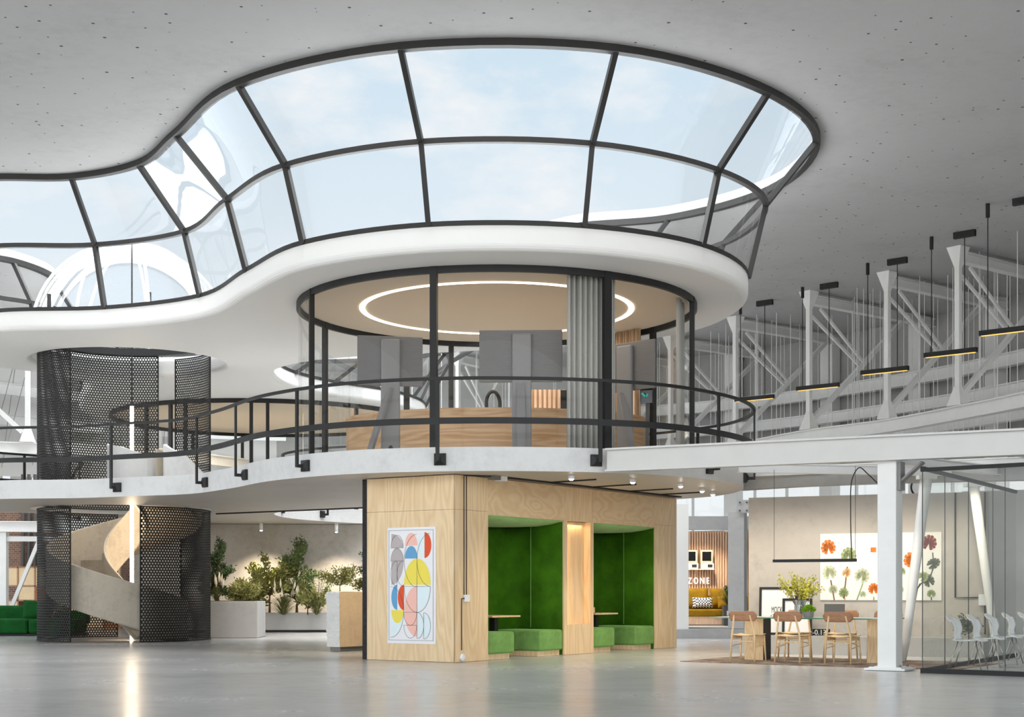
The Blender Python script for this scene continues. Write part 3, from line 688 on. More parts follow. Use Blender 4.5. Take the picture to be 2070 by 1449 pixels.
def line(x0, y0, x1, y1):
    mb.cur = 7; e = 1.3
    if abs(x1-x0) > abs(y1-y0): q = ((x0, y0-e), (x0, y0+e), (x1, y1+e), (x1, y1-e))
    else: q = ((x0-e, y0), (x0-e, y1), (x1+e, y1), (x1+e, y0))
    mb.add([PE(x, y, .0075) for x, y in q], [(0, 1, 2, 3)])
for e in [(1, 790, 243, 125, 146, 0, 90), (1, 852, 380, 65, 130, 0, 180), (1, 790, 382, 130, 245, -90, 0), (4, 1140, 222, 75, 132, 90, 270), (4, 1065, 645, 137, 268, -90, 0), (4, 785, 900, 135, 275, -90, 0),
          (4, 1065, 1050, 68, 135, -90, 90), (4, 1133, 1052, 70, 135, -90, 90), (2, 1000, 222, 65, 132, 0, 180), (3, 1000, 356, 66, 130, 0, 180), (5, 1140, 220, 70, 133, -90, 90), (6, 1065, 628, 140, 270, 0, 180),
          (3, 852, 760, 62, 130, 90, 270), (5, 925, 760, 66, 133, 90, 270), (6, 855, 893, 65, 135, 180, 360), (2, 1060, 905, 130, 260, 90, 270)]: ell(*e)
for a in [(852, 243, 66, 132, 0, 180), (852, 380, 66, 132, 0, 180), (852, 512, 68, 132, 90, 270), (922, 512, 70, 132, 90, 270), (1060, 378, 132, 272, 90, 270), (1200, 372, 138, 272, 90, 270), (785, 910, 137, 262, 0, 90),
          (785, 910, 137, 268, -90, 0), (1065, 645, 137, 268, 180, 360), (992, 914, 68, 134, 180, 360), (992, 1048, 68, 134, 180, 360), (1065, 1050, 68, 134, -90, 90), (1133, 1052, 70, 135, -90, 90)]: arc(*a)
for l in [(785, 243, 918, 243), (785, 380, 918, 380), (925, 645, 1200, 645), (1062, 360, 1062, 1185), (852, 380, 852, 640), (925, 914, 1062, 914), (925, 1048, 1062, 1048), (1133, 917, 1133, 1187), (765, 62, 1230, 62), (765, 1205, 1230, 1205), (765, 62, 765, 1205), (1230, 62, 1230, 1205)]: line(*l)
mb.build('print', pm, po)
bbox(MB(), -.020, -.002, .389, 1.412, .297, 2.25).build('frame', M['wplastic'], po)

# downlights and tracks under the gallery
for i, (x, y) in enumerate(((1155, 967), (1279, 974), (1376, 982), (1419, 992), (1441, 999))):
    p = on(x, y, ZS0-.06)
    t = thing('downlight', 'round downlight glowing under the gallery, number %s from the booth corner' % ('one', 'two', 'three', 'four', 'five')[i], 'lamp', (p.x, p.y, ZS0-.07), 0, 'downlights beside the booth')
    MB().lathe([(0, ZS0), (.055, ZS0), (.055, ZS0-.07), (.045, ZS0-.07)], (p.x, p.y, 0), 20).build('can', M['wplastic'], t, smooth=True)
    MB().lathe([(0, ZS0-.095), (.025, ZS0-.092), (.043, ZS0-.068), (.043, ZS0-.06)], (p.x, p.y, 0), 16).build('bulb', M['down'], t, smooth=True)
tk = thing('ceiling_conduit', 'dark conduit lines fixed under the gallery beside the booth', 'conduit', (1.5, 26.5, ZS0))
mb = MB()
for off in (-.25, -.30, -.35):
    mb.bar(BP(.9, off, ZS0-.012), BP(7.3, off, ZS0-.012), .018, .022)
for s_ in (2.4, 3.8, 5.2, 6.4): mb.bar(BP(s_, -.3, ZS0-.012), BP(s_-.15, -1.35, ZS0-.012), .018, .022)
mb.bar(BP(.25, -.012, ZS0-.012), BP(.65, -.3, ZS0-.012), .018, .022)
mb.build('tracks', M['blackm'], tk)
jb = thing('junction_box', 'grey junction box under the gallery edge at the end of the conduits', 'junction box', BP(.78, -.3, ZS0-.05))
bbox(MB(), .62, .78, -.37, -.23, ZS0-.07, ZS0-.001).build('body', M['grey'], jb); bbox(MB(), .80, .98, -.37, -.23, ZS0-.08, ZS0-.001).build('connector', M['wplastic'], jb)
tr = thing('track_rail', 'long thin black track rail under the gallery above the planters', 'track rail', (-4.5, 35, ZS0))
MB().bar(on(437, 1038.5, ZS0-.015), on(742, 1026, ZS0-.015), .035, .03).build('rail', M['blackm'], tr)

# ------------------------------------------------------------------ planters and plants
pt = thing('concrete_planter', 'long low concrete planter against the concrete back wall', 'planter', (-6.1, 42, 0))
pw = [(-9.6, 41.35), (-8, 41.75), (-6, 41.98), (-3.6, 42.0)]
PWc = catmull(pw, 6, False)
PWc = [Vector((p.x, p.y-.72)) for p in PWc]
MB().sweep(Z(PWc, 0), [(-.10, .07), (0, .07), (0, .56), (-.10, .56)]).build('front', M['wallg'], pt)
MB().sweep(Z(PWc, 0), [(-.10, .005), (-.05, .005), (-.05, .07), (-.10, .07)]).build('plinth', M['blackm'], pt)
MB().sweep(Z(PWc, 0), [(-.60, .40), (-.10, .40), (-.10, .50), (-.60, .50)]).build('soil', M['soil'], pt)
p0, p1 = at(416, 1292, 35.6), at(519, 1292, 35.6)
tb = thing('concrete_block', 'tall concrete planter block beside the perforated stair screen', 'planter', (-6.965, 37, 0))
B('body', M['wallg'], tb, (-6.965, 37.0, .46), (1.27, 1.2, .91), bevel=.01, seg=1); B('soil', M['soil'], tb, (-6.965, 37.0, .915), (1.1, 1.0, .02))
rp = thing('stone_pedestal', 'square pedestal with one rough white stone face and one tan face', 'pedestal', (-3.0, 28.9, 0))
pc = Vector((-3.34, 28.4)); u1 = bt; v1 = bv
mb = MB(); NU, NV = 7, 34
def PB(a, b, z): return Vector((pc.x+u1.x*a+v1.x*b, pc.y+u1.y*a+v1.y*b, z))
rnd = random.Random(3); rows = [rnd.uniform(-.018, .018) for _ in range(NV+1)]
vs = [PB(.33*i/NU+(rows[j] if i == NU else 0), -abs(rows[j])*.6+rnd.uniform(-.012, .006)*(0 < i), .09+1.07*j/NV) for j in range(NV+1) for i in range(NU+1)]
mb.add(vs, [(j*(NU+1)+i, (j+1)*(NU+1)+i, (j+1)*(NU+1)+i+1, j*(NU+1)+i+1) for j in range(NV) for i in range(NU)])
q = [PB(a, b, z) for z in (.09, 1.16) for a, b in ((.005, .02), (.005, .62), (.32, .62), (.32, .02))]
mb.add(q, [(4, 5, 6, 7)[::-1], (1, 2, 6, 5), (2, 3, 7, 6), (0, 3, 7, 4)])
mb.build('rough_face', M['roughst'], rp)
mb = MB(); mb.add([PB(a, b, z) for z in (.09, 1.155) for a, b in ((0, 0), (0, 1.5), (.005, 1.5), (.005, 0))], [(0, 1, 5, 4), (1, 2, 6, 5), (2, 3, 7, 6), (3, 0, 4, 7), (4, 5, 6, 7), (3, 2, 1, 0)])
mb.add([PB(a, b, z) for z in (.09, 1.155) for a, b in ((.006, .63), (.006, 1.5), (.32, 1.5), (.32, .63))], [(0, 1, 5, 4), (1, 2, 6, 5), (2, 3, 7, 6), (3, 0, 4, 7), (4, 5, 6, 7)])
mb.build('tan_face', M['tanc'], rp)
mb = MB(); mb.add([PB(a, b, z) for z in (.005, .09) for a, b in ((.03, .05), (.03, 1.45), (.29, 1.45), (.29, .05))], [(0, 1, 5, 4), (1, 2, 6, 5), (2, 3, 7, 6), (3, 0, 4, 7), (4, 5, 6, 7)]); mb.build('plinth', M['grey'], rp)

def leafq(mb, p, d, L, w, rnd, n=None):
    d = d.normalized(); n = n or Vector((rnd.uniform(-1, 1), rnd.uniform(-1, 1), rnd.uniform(-.3, 1))).normalized()
    s_ = d.cross(n)
    if s_.length < .05: return
    s_ = s_.normalized()*w/2; up = s_.cross(d).normalized()*w*.18
    mb.add([p, p+d*L*.45+s_+up, p+d*L, p+d*L*.45-s_+up], [(0, 1, 2), (0, 2, 3)])
def shrub(name, label, cat, base, h, r, seed, m, n=520, leaf=.075, lw=.5, shape='bush', trunk=.14, lean=(0, 0)):
    h *= 1.08; r *= 1.18 if shape == 'bush' else 1.0; leaf *= 1.1; n = int(n*(1.3 if shape == 'bush' else .9))
    rnd = random.Random(seed); base = Vector(base); t = thing(name, label, cat, base, 0, 'plants in the concrete planters')
    st_ = MB(); lf = MB(); nb = 14 if shape == 'bush' else 22
    top = base+Vector((lean[0], lean[1], h*.92)); k = base+Vector((lean[0]*trunk, lean[1]*trunk, h*trunk))
    st_.tube([base, k], [.022*h, .014*h], 6)
    per = max(4, n//nb)
    for b in range(nb):
        a = 2*PI*b/nb*2.39; f = (b+.5)/nb
        if shape == 'bush': e = base+Vector((lean[0]+r*math.cos(a)*rnd.uniform(.35, 1), lean[1]+r*.7*math.sin(a)*rnd.uniform(.35, 1), h*(trunk+(1-trunk)*rnd.uniform(.15, 1)*(1-.25*abs(math.cos(a))))))
        else: e = base+Vector((lean[0]*f+r*math.cos(a)*(.35+.65*math.sin(PI*min(1, f*1.15+.05)))*.9, lean[1]*f+r*.7*math.sin(a)*.8, h*(trunk+(1-trunk)*f)))
        s0 = k if shape == 'bush' else base+(top-base)*max(.12, trunk*.5+f*.55)
        mid = s0.lerp(e, .55)+Vector((0, 0, .06*h)); pts = [s0, mid, e]; st_.tube(pts, [.008*h, .005*h, .002*h], 4)
        for q in range(per):
            u_ = rnd.uniform(.25, 1.05); p = (s0.lerp(mid, u_*2) if u_ < .5 else mid.lerp(e, u_*2-1))+Vector((rnd.gauss(0, .055*r+.02), rnd.gauss(0, .055*r+.02), rnd.gauss(0, .06*r+.02)))
            d = (e-s0).normalized()*.5+Vector((rnd.uniform(-1, 1), rnd.uniform(-1, 1), rnd.uniform(-.3, 1)))
            leafq(lf, p, d, leaf*rnd.uniform(.6, 1.3), leaf*lw*rnd.uniform(.7, 1.2), rnd)
    st_.build('stems', M['stem'], t); lf.build('foliage', M[m], t); return t
def tuft(name, label, cat, base, h, r, seed, m, n=150, plumes=0, w=.014, grp='plants in the concrete planters'):
    rnd = random.Random(seed); base = Vector(base); t = thing(name, label, cat, base, 0, grp); mb = MB()
    for i in range(n):
        a = rnd.uniform(0, 2*PI); q_ = rnd.random(); R = r*(.08+.92*q_); H = h*rnd.uniform(.75, 1)*(1-.72*q_*q_)
        d = Vector((math.cos(a), math.sin(a), 0)); s_ = Vector((-math.sin(a), math.cos(a), 0))*w/2
        p = [base+d*.03*h, base+d*R*.45+Vector((0, 0, H*.66)), base+d*R*.85+Vector((0, 0, H*.95)), base+d*R*1.15+Vector((0, 0, H*.80))]
        mb.add([p[0]-s_, p[0]+s_, p[1]-s_, p[1]+s_, p[2]-s_*.7, p[2]+s_*.7, p[3]], [(0, 1, 3, 2), (2, 3, 5, 4), (4, 5, 6)])
    mb.build('blades', M[m], t)
    if plumes:
        pl_ = MB()
        for i in range(plumes):
            a = rnd.uniform(0, 2*PI); q = base+Vector((math.cos(a)*r*.55, math.sin(a)*r*.3, h*rnd.uniform(.75, 1.15)))
            pl_.tube([q, q+Vector((math.cos(a)*.02, 0, .09)), q+Vector((math.cos(a)*.05, 0, .26))], [.012, .032, .004], 6)
        pl_.build('plumes', M['plume'], t, smooth=True)
    return t
def fern(name, label, base, h, seed, m='fern', n=13):
    rnd = random.Random(seed); base = Vector(base); t = thing(name, label, 'plant', base, 0, 'plants in the concrete planters'); mb = MB(); st_ = MB()
    for i in range(n):
        a = 2*PI*i/n+rnd.uniform(-.2, .2); L = h*rnd.uniform(.7, 1.05); d = Vector((math.cos(a), math.sin(a)*.7, 0)); pr = base; pts = [base]
        for k in range(1, 13):
            f = k/12; p = base+d*L*.42*f**1.3+Vector((0, 0, L*(f*1.08-.18*f**3))); pts.append(p)
            if k > 3:
                tn = (p-pr).normalized(); s_ = tn.cross(Vector((0, 0, 1))).normalized()
                for sg in (-1, 1): leafq(mb, p, s_*sg+tn*.6-Vector((0, 0, .25)), .17*h*math.sin(PI*(f*.8+.15)), .025*h, rnd, Vector((0, 0, 1)))
            pr = p
        st_.tube(pts, .006, 4)
    st_.build('stems', M['stem'], t); mb.build('fronds', M[m], t); return t
Zp = .50; Yp = 41.25
def PX(x, Y): return (x-CX)*Y/F_PX
shrub('olive_tree', 'tall narrow dark tree in the block beside the stair screen', 'tree', (PX(441, 37.1), 37.1, .92), 1.45, .40, 1, 'leafd', 3200, .07, .42, 'tree', .08)
tuft('pampas_grass', 'pale plumed grass in the block at the foot of the dark tree', 'grass', (PX(437, 36.7), 36.7, .92), .42, .3, 2, 'grassm', 110, 9)
shrub('leafy_shrub', 'dark shrub behind the block and the stair screen edge', 'shrub', (PX(424, 37.4), 37.4, .92), .8, .34, 14, 'leafd', 1200)
shrub('variegated_shrub', 'pale variegated low shrub between the block and the round leaved shrub', 'shrub', (PX(486, 37.2), 37.2, .92), .50, .46, 3, 'leafv', 1300, .10, .33)
shrub('leafy_shrub', 'broad olive green shrub just beyond the end of the block', 'shrub', (PX(505, Yp), Yp, Zp), 1.22, .60, 4, 'leafy', 1900, .085, .6)
shrub('leafy_shrub', 'round leaved pale green shrub on a thin bare trunk', 'shrub', (PX(545, Yp), Yp, Zp), 1.60, .68, 5, 'leafy', 1700, .10, .7, 'bush', .30)
shrub('olive_tree', 'tallest green tree rising between the two wall spotlights', 'tree', (PX(600, Yp+.1), Yp+.1, Zp), 2.0, .66, 6, 'leaf', 3600, .085, .42, 'tree', .14)
tuft('pampas_grass', 'big clump of plumed grass in the middle of the long planter', 'grass', (PX(573, Yp-.2), Yp-.2, Zp), .66, .72, 7, 'grassm', 240, 16)
tuft('pampas_grass', 'small green grass clump at the block end of the long planter', 'grass', (PX(527, Yp-.2), Yp-.2, Zp), .24, .3, 8, 'grassm', 110)
shrub('variegated_shrub', 'cream and green shrub beside the big plumed grass clump', 'shrub', (PX(622, Yp-.05), Yp-.05, Zp), 0.95, .50, 9, 'leafv', 1300, .11, .32, 'bush', .15)
fern('palm_fern', 'bright green feathery palm fern beside the rough stone pedestal', (PX(642, Yp), Yp, Zp), 1.35, 10)
tuft('pampas_grass', 'golden grass clump under the feathery palm fern', 'grass', (PX(640, Yp-.25), Yp-.25, Zp), .55, .42, 11, 'grassm', 170)
shrub('trailing_plant', 'bushy plant in a glass pot on top of the stone pedestal', 'plant', tuple(PB(.17, .2, 1.17)), .50, .36, 12, 'leafy', 900, .055, .45, 'bush', .2)
shrub('trailing_plant', 'leafy plant trailing down over the tan face of the pedestal', 'plant', tuple(PB(.15, .95, 1.17)), .26, .46, 13, 'leafy', 1100, .06, .45, 'bush', .2, (.18, -.12))
shrub('olive_tree', 'dark tree half hidden behind the booth end above the pedestal', 'tree', tuple(PB(.16, 1.25, 1.17)), .95, .34, 15, 'leafd', 1900, .06, .42, 'tree', .2)

def spotlamp(x, y, Y, label):
    p = at(x, y, Y); t = thing('spotlight', label, 'lamp', (p.x, p.y, p.z), 0, 'spotlights washing the planted wall')
    MB().lathe([(0, ZS0), (.05, ZS0), (.05, p.z), (.042, p.z)], (p.x, p.y, 0), 18).build('can', M['wplastic'], t, smooth=True)
    MB().lathe([(0, p.z-.025), (.025, p.z-.02), (.041, p.z), (.041, p.z+.01)], (p.x, p.y, 0), 16).build('bulb', M['down'], t, smooth=True)
    l = bpy.data.lights.new('spot_beam', 'SPOT'); l.energy = 420; l.color = (1, .84, .62); l.spot_size = 1.75; l.spot_blend = .9; l.shadow_soft_size = .04
    o = bpy.data.objects.new('spot_beam', l); COL.objects.link(o); o.location = (p.x, p.y-.05, p.z-.05); o.rotation_euler = (math.radians(16), 0, 0)
spotlamp(528, 1072, 41.35, 'white cylinder spotlight on the wall above the round leaved shrub')
spotlamp(680, 1075, 41.45, 'white cylinder spotlight on the wall above the stone pedestal')

# ------------------------------------------------------------------ steel: beams, column, trusses, pendants
def ibeam(mb, a, b, h, w, tf=.03, tw=.03):
    a, b = Vector(a), Vector(b); z = Vector((0, 0, 1))
    mb.bar(a+z*(h/2-tf/2), b+z*(h/2-tf/2), w, tf); mb.bar(a-z*(h/2-tf/2), b-z*(h/2-tf/2), w, tf); mb.bar(a, b, tw, h-2*tf); return mb
bm = MB(); d = Vector((5.6, -2.9, 0)).normalized(); a = Vector((1.545, 23.70, 3.295)); ibeam(bm, a, a+d*10.4, .375, .22, .03, .05)
struct(bm.build('beam_main', plain('grey_white_steel', c8(208, 207, 204), .5, noise=.03, scale=2)))
cc_ = at(1799, 1353, 21.85); cc_.z = 0
co = thing('column_steel', 'square white steel column on a base plate in front of the dining table', 'column', (cc_.x, cc_.y, 0), GA, kind='structure')
MB_local(co, 'shaft', M['wpaint'], (0, 0, 1.57), (.285, .285, 3.08), bevel=.006, seg=1)
MB_local(co, 'base_plate', M['wpaint'], (0, 0, .022), (.62, .50, .03)); MB_local(co, 'base_plate', M['wpaint'], (.0, 0, .045), (.5, .42, .02))
for sx in (-1, 1):
    for sy in (-1, 1): MB_local(co, 'bolt', M['grey'], (sx*.21, sy*.16, .07), (.03, .03, .04))
mb = MB(); mb.bar((.17, 0, 2.68), (.17, 0, 3.10), .05, .2); mb.bar((.17, 0, 2.80), (.50, 0, 3.08), .16, .03); finish(mb, co, 'knee_bracket', M['greyp'])
def strut(p, q, r0, r1, label):
    t = thing('beam_strut', label, 'strut', q, kind='structure')
    mb = MB(); mb.tube([q, q+(p-q)*.12, p], [r0*.6, r0, r1], 10); mb.build('shaft', M['wpaint'], t, smooth=True)
    B('head_plate', M['wpaint'], t, (p.x, p.y, p.z-.02), (.3, .2, .06))
strut(at(1873, 962, 24.4), Vector((at(1826, 1300, 24.4).x, 24.4, 0)), .07, .10, 'slanting white strut behind the square column')
strut(at(1968, 978, 25.6), Vector((at(2016, 1300, 25.6).x, 25.6, 0)), .06, .09, 'slanting white strut seen through the grey glass')

CH = [(3.2, 50.6), (5.2, 48.0), (6.84, 44.8), (8.32, 41.0), (9.87, 38.5), (10.88, 35.7), (11.75, 32.7), (12.3, 29.0), (12.5, 25)]
CHc = catmull(CH, 6, False)
mb = MB(); mb.sweep(Z(CHc, 5.50), RECT(.06, .30)); mb.sweep(Z(CHc, 5.66), RECT(.26, .035)); mb.sweep(Z(CHc, 5.35), RECT(.26, .035))
struct(mb.build('beam_chord', M['wpaint']))
for k, (zz, off, hh) in enumerate(((7.6, .9, .34), (6.75, 1.0, .30), (6.0, 1.1, .26))):
    L = [Vector((p.x, p.y)) for p in WR[16:50]]; mb = MB()
    mb.sweep(Z(L, zz), [(off-.04, -hh/2), (off+.04, -hh/2), (off+.04, hh/2), (off-.04, hh/2)]); mb.sweep(Z(L, zz+hh/2), [(off-.14, -.02), (off+.14, -.02), (off+.14, .02), (off-.14, .02)]); mb.sweep(Z(L, zz-hh/2), [(off-.14, -.02), (off+.14, -.02), (off+.14, .02), (off-.14, .02)])
    struct(mb.build('beam_rail', M['wpaint']))
def truss(p, dr, L, z0, z1, label):
    p = Vector((*p, 0)); dr = Vector((*dr, 0)).normalized(); zt = Vector((0, 0, 1))
    t = thing('beam_truss', label, 'truss', (p.x, p.y, z0), kind='structure')
    a, b = p+zt*z1, p+zt*z0; e = p+dr*L+zt*(z1-.22)
    mb = MB(); ang = math.atan2(dr.y, dr.x)
    mb.box((p.x, p.y, (z0+z1)/2), (.13, .13, z1-z0), ang)
    for zc, s_ in ((z0, 1), (z1, -1)):
        sq = lambda w, z: [p+Matrix.Rotation(ang, 3, 'Z') @ Vector((x*w/2, y*w/2, 0))+zt*z for x, y in ((-1, -1), (1, -1), (1, 1), (-1, 1))]
        mb.add(sq(.40, zc)+sq(.13, zc+s_*.5), [(0, 1, 5, 4), (1, 2, 6, 5), (2, 3, 7, 6), (3, 0, 4, 7), (0, 1, 2, 3)])
    mb.build('post', M['wpaint'], t)
    ibeam(MB(), a-zt*.22, p+dr*(L+2.5)+zt*(z1-.22), .26, .22, .03, .04).build('top_chord', M['wpaint'], t)
    s0, s1 = b+dr*.15+zt*.3, e-zt*.1
    MB().bar(s0, s1, .11, .13).build('diagonal', M['wpaint'], t)
    node = s0.lerp(s1, .52)
    for k in (0, .45):
        MB().bar(a-zt*(.42+.25*(k == 0))+dr*(.12+k*.8), node.lerp(s1, k*.18)-zt*.02, .055, .08).build('brace', M['wpaint'], t)
TR = [(3.2, 50.6), (5.2, 48.0), (6.84, 44.8), (8.32, 41.0), (9.87, 38.5), (10.88, 35.7), (11.75, 32.7)]
wh = ['far end of the hall', 'second bay from the far end', 'beside the round glass room', 'first bay clear of the white soffit', 'second bay clear of the white soffit', 'third bay clear of the white soffit', 'bay at the picture edge']
for p, s_ in zip(TR, wh): truss(p, (.78, .63), 4.3, 5.68, ZC-.005, 'white steel truss hung from the ceiling, '+s_)
truss((-1.9, 51.5), (.5, .8), 3, 5.68, ZC-.005, 'white steel truss seen through the round room')
rnd = random.Random(5); mb = MB()
for i in range(len(TR)-1):
    for k in range(17):
        f = rnd.random(); d_ = rnd.uniform(.3, 3.4); x = TR[i][0]+(TR[i+1][0]-TR[i][0])*f+.78*d_; y = TR[i][1]+(TR[i+1][1]-TR[i][1])*f+.63*d_
        mb.tube([(x, y, 5.3), (x, y, ZC)], .010, 4)
for k in range(24):
    x, y = rnd.uniform(-5, 3), rnd.uniform(50.5, 54); mb.tube([(x, y, 3.5), (x, y, ZC)], .010, 4)
tag(mb.build('string_curtain', M['wpaint']), 'thin white strings hanging in front of the grey concrete wall', 'string curtain', kind='stuff')

PEND = [((1546, 607), 'beside the white soffit edge'), ((1676, 572), 'in front of the first clear truss'), ((1814, 522), 'in front of the second clear truss'), ((1950, 467), 'in front of the third clear truss'), ((2072, 398), 'cut by the picture edge')]
pd = Vector((.75, -.66, 0)).normalized()
for i, ((x, y), s_) in enumerate(PEND):
    p = on(x, y, ZC); t = thing('pendant_lamp', 'black bar pendant with amber underside, '+s_, 'lamp', (p.x, p.y, 6.7), 0, 'bar pendants along the curved wall')
    q = p-pd*.82; an = math.atan2(pd.y, pd.x); m_ = p-pd*.35
    B('canopy', M['blackm'], t, (p.x, p.y, ZC-.075), (.52, .10, .15), an)
    MB().tube([(q.x, q.y, ZC-.001), (q.x, q.y, ZC-.30)], .045, 10).build('cord_cap', M['blackm'], t)
    for e in (p, q): MB().tube([(e.x, e.y, ZC-.1), (e.x, e.y, 6.78)], .011, 6).build('cord', M['blackm'], t)
    B('bar', M['blackm'], t, (m_.x, m_.y, 6.76), (1.3, .10, .11), an); B('diffuser', M['amber'], t, (m_.x, m_.y, 6.70), (1.22, .07, .012), an)

# gallery edge band and steel above the dining corner
bd = catmull([(4.35, 28.4), (5.3, 27.4), (6.8, 26.5), (8.5, 25.9), (11, 25.2), (14, 24.6)], 8, False)
struct(MB().sweep(Z(bd, 0), [(-.25, 3.13), (0, 3.13), (0, 3.46), (-.25, 3.46)]).build('beam_band', M['wallg']))
mb = MB()
for a, b in (((3.9, 25.2, 3.3), (7.8, 26.0, 3.3)), ((5.2, 22.6, 3.3), (8.8, 26.1, 3.3)), ((7.2, 21.6, 3.3), (10.6, 25.4, 3.3)), ((4.6, 27.6, 3.42), (11, 24.2, 3.42)), ((6.2, 23.2, 3.38), (11, 20.6, 3.38))): ibeam(mb, a, b, .16, .14, .02, .02)
struct(mb.build('beam_purlins', M['wpaint']))
mb = MB()
for k in range(5): mb.tube([Vector((6.0, 23.3+.35*k, 3.62)), Vector((12, 20.6+.35*k, 3.62))], .02, 6)
for k in range(6): mb.tube([Vector((6.4+.8*k, 23.0-.35*k, 3.38)), Vector((6.4+.8*k, 23.0-.35*k, 3.66))], .012, 6)
tag(mb.build('ceiling_pipes', M['grey']), 'thin grey service pipes above the glass enclosure', 'pipe', kind='stuff')

# ------------------------------------------------------------------ dining corner
wd_ = Vector((.908, -.418, 0)); wn_ = Vector((-.418, -.908, 0))     # the concrete display wall
def DW(s_, d_, z): return Vector((4.3, 28.3, 0))+wd_*s_+wn_*d_+Vector((0, 0, z))
WA = math.atan2(wd_.y, wd_.x)
def dwx(x, d_=0):                   # distance along the wall for a photo column
    k = (x-CX)/F_PX; b = DW(0, d_, 0); return (k*b.y-b.x)/(wd_.x-k*wd_.y)
def dbox(mb, s0, s1, d0, d1, z0, z1):
    return mb.add([DW(s, d, z) for z in (z0, z1) for s, d in ((s0, d1), (s1, d1), (s1, d0), (s0, d0))], [(3, 2, 1, 0), (4, 5, 6, 7), (0, 1, 5, 4), (1, 2, 6, 5), (2, 3, 7, 6), (3, 0, 4, 7)])
struct(dbox(MB(), .28, 4.68, -.3, 0, 0, 2.97).build('wall_dining', M['wallc']))
struct(dbox(MB(), .28, 4.68, .002, .55, 0.001, .34).build('trim_1', M['wallg']))
struct(MB().levels([(2.2, 36.1), (5.9, 35.9), (5.2, 28.6), (8, 30), (12, 36), (12, 46), (2.2, 46)], [], [(0, .001), (0, .23)]).build('floor_platform', M['wallg']))
cp = at(1491, 1272, 36.4)
clm = thing('column_concrete', 'grey concrete column with a bolted steel plate beside the lounge', 'column', (cp.x, cp.y, .23), 0, kind='structure')
B('shaft', M['wallg'], clm, (cp.x, cp.y, 1.68), (.40, .40, 2.88), GA+.25)
mb = MB(); q0 = at(1502, 1023.5, 36.05)
B('plate', M['wallg'], clm, (q0.x, q0.y, q0.z), (.28, .03, .32), -.2)
for sx in (-1, 1):
    for sz in (-1, 1): B('bolt', M['dgrey'], clm, (q0.x+sx*.085, q0.y-.03, q0.z+sz*.10), (.035, .04, .035))
a = at(1370, 1272, 36.4); b = at(1392, 1272, 36.4)
struct(B('wall_partition', M['white'], None, ((a.x+b.x)/2-.02, 37.2, 1.78), (b.x-a.x+.04, 1.6, 3.1)))
struct(B('beam_lintel', M['wallg'], None, (5.2, 40.2, 3.03), (2.6, .4, .36)))
struct(dbox(MB(), 4.0, 10, -2.0, -1.8, 0, 3.1).build('wall_panel', M['wallr']))
# dining wall fittings
vt = tag(dbox(MB(), dwx(1829), dwx(1838), 0, .012, .66, .69).build('wall_slot', M['blackm']), 'thin dark slot in the concrete wall beyond the column', 'vent')
cn = thing('wall_conduit', 'dark conduit running down the concrete wall to a white box', 'conduit', DW(dwx(1931), .02, 1.0))
s0, s1 = dwx(1931, .02), dwx(1977, .02)
MB().tube([DW(s0, .02, 2.96), DW(s0, .02, 1.06), DW(s1, .02, 1.06)], .014, 6).build('pipe', M['blackm'], cn); MB().tube([DW(s1+.12, .02, 2.96), DW(s1+.12, .02, .4)], .014, 6).build('pipe', M['blackm'], cn)
dbox(MB(), s1+.02, s1+.22, 0, .09, .92, 1.12).build('box', M['wplastic'], cn)
hoop = MB(); c = at(1858, 985, 28.3); hoop.tube([c+Vector((.17*math.cos(a), .06*math.cos(a), .17*math.sin(a))) for a in [2*PI*i/28 for i in range(28)]], .018, 6, True)
tag(hoop.build('hoop_ornament', M['blackm'], None, smooth=True), 'black hoop standing on top of the concrete wall behind the strut', 'ornament'); bpy.data.objects['hoop_ornament'].location.z = .0

# monstera painting
pa = thing('botanical_painting', 'wide white canvas of orange and green split leaves on the concrete wall', 'painting', DW(3, .02, 1))
s0, s1 = dwx(1658, .03), dwx(1903, .03); zt0 = 1.2+(1192-1076)*26.9/F_PX; zb0 = 1.2-21*26.9/F_PX
am = [M['art']]+[plain('paint_%d' % i, c8(*c), .7, noise=.22, scale=9) for i, c in enumerate([(214, 118, 40), (150, 164, 112), (190, 196, 160), (128, 40, 30), (86, 96, 74), (224, 176, 116), (112, 84, 52)])]
mb = MB(); dbox(mb, s0, s1, .001, .03, zb0, zt0)
def PP(u_, v_, e=0): return DW(s0+(s1-s0)*u_, .0312+e, zt0+(zb0-zt0)*v_)
aw, ah = (s1-s0), (zt0-zb0); ly = [0]
def monstera(ci, u_, v_, r, rot, sq=1.0):
    ly[0] += .0003; mb.cur = ci; rot = math.radians(rot)
    def Q(a, f, e=0):
        x = r*f*math.sin(a)*.86*sq; y = r*(f*math.cos(a)*(1.0 if abs(a) < 1.6 else .72))
        X = x*math.cos(rot)-y*math.sin(rot); Y_ = x*math.sin(rot)+y*math.cos(rot)
        return PP(u_+X/aw, v_-Y_/ah, ly[0]+e)
    for sg in (-1, 1):                # lobes with slits between
        for k in range(5):
            a0, a1 = sg*(.02+k*.585), sg*(.02+k*.585+.52); am_ = (a0+a1)/2
            P = [Q(a0, .10), Q(a0, .90), Q(a0+(a1-a0)*.3, .99), Q(am_, 1.0), Q(a1-(a1-a0)*.2, .98), Q(a1, .90), Q(a1, .10)]
            mb.poly(P if sg > 0 else P[::-1])
        P = [Q(0, .05), Q(sg*.05, .7), Q(sg*.5, .66), Q(sg*.9, .66), Q(sg*1.3, .66), Q(sg*1.7, .66), Q(sg*2.2, .68), Q(sg*2.6, .66), Q(sg*2.85, .1)]; mb.poly(P if sg > 0 else P[::-1])
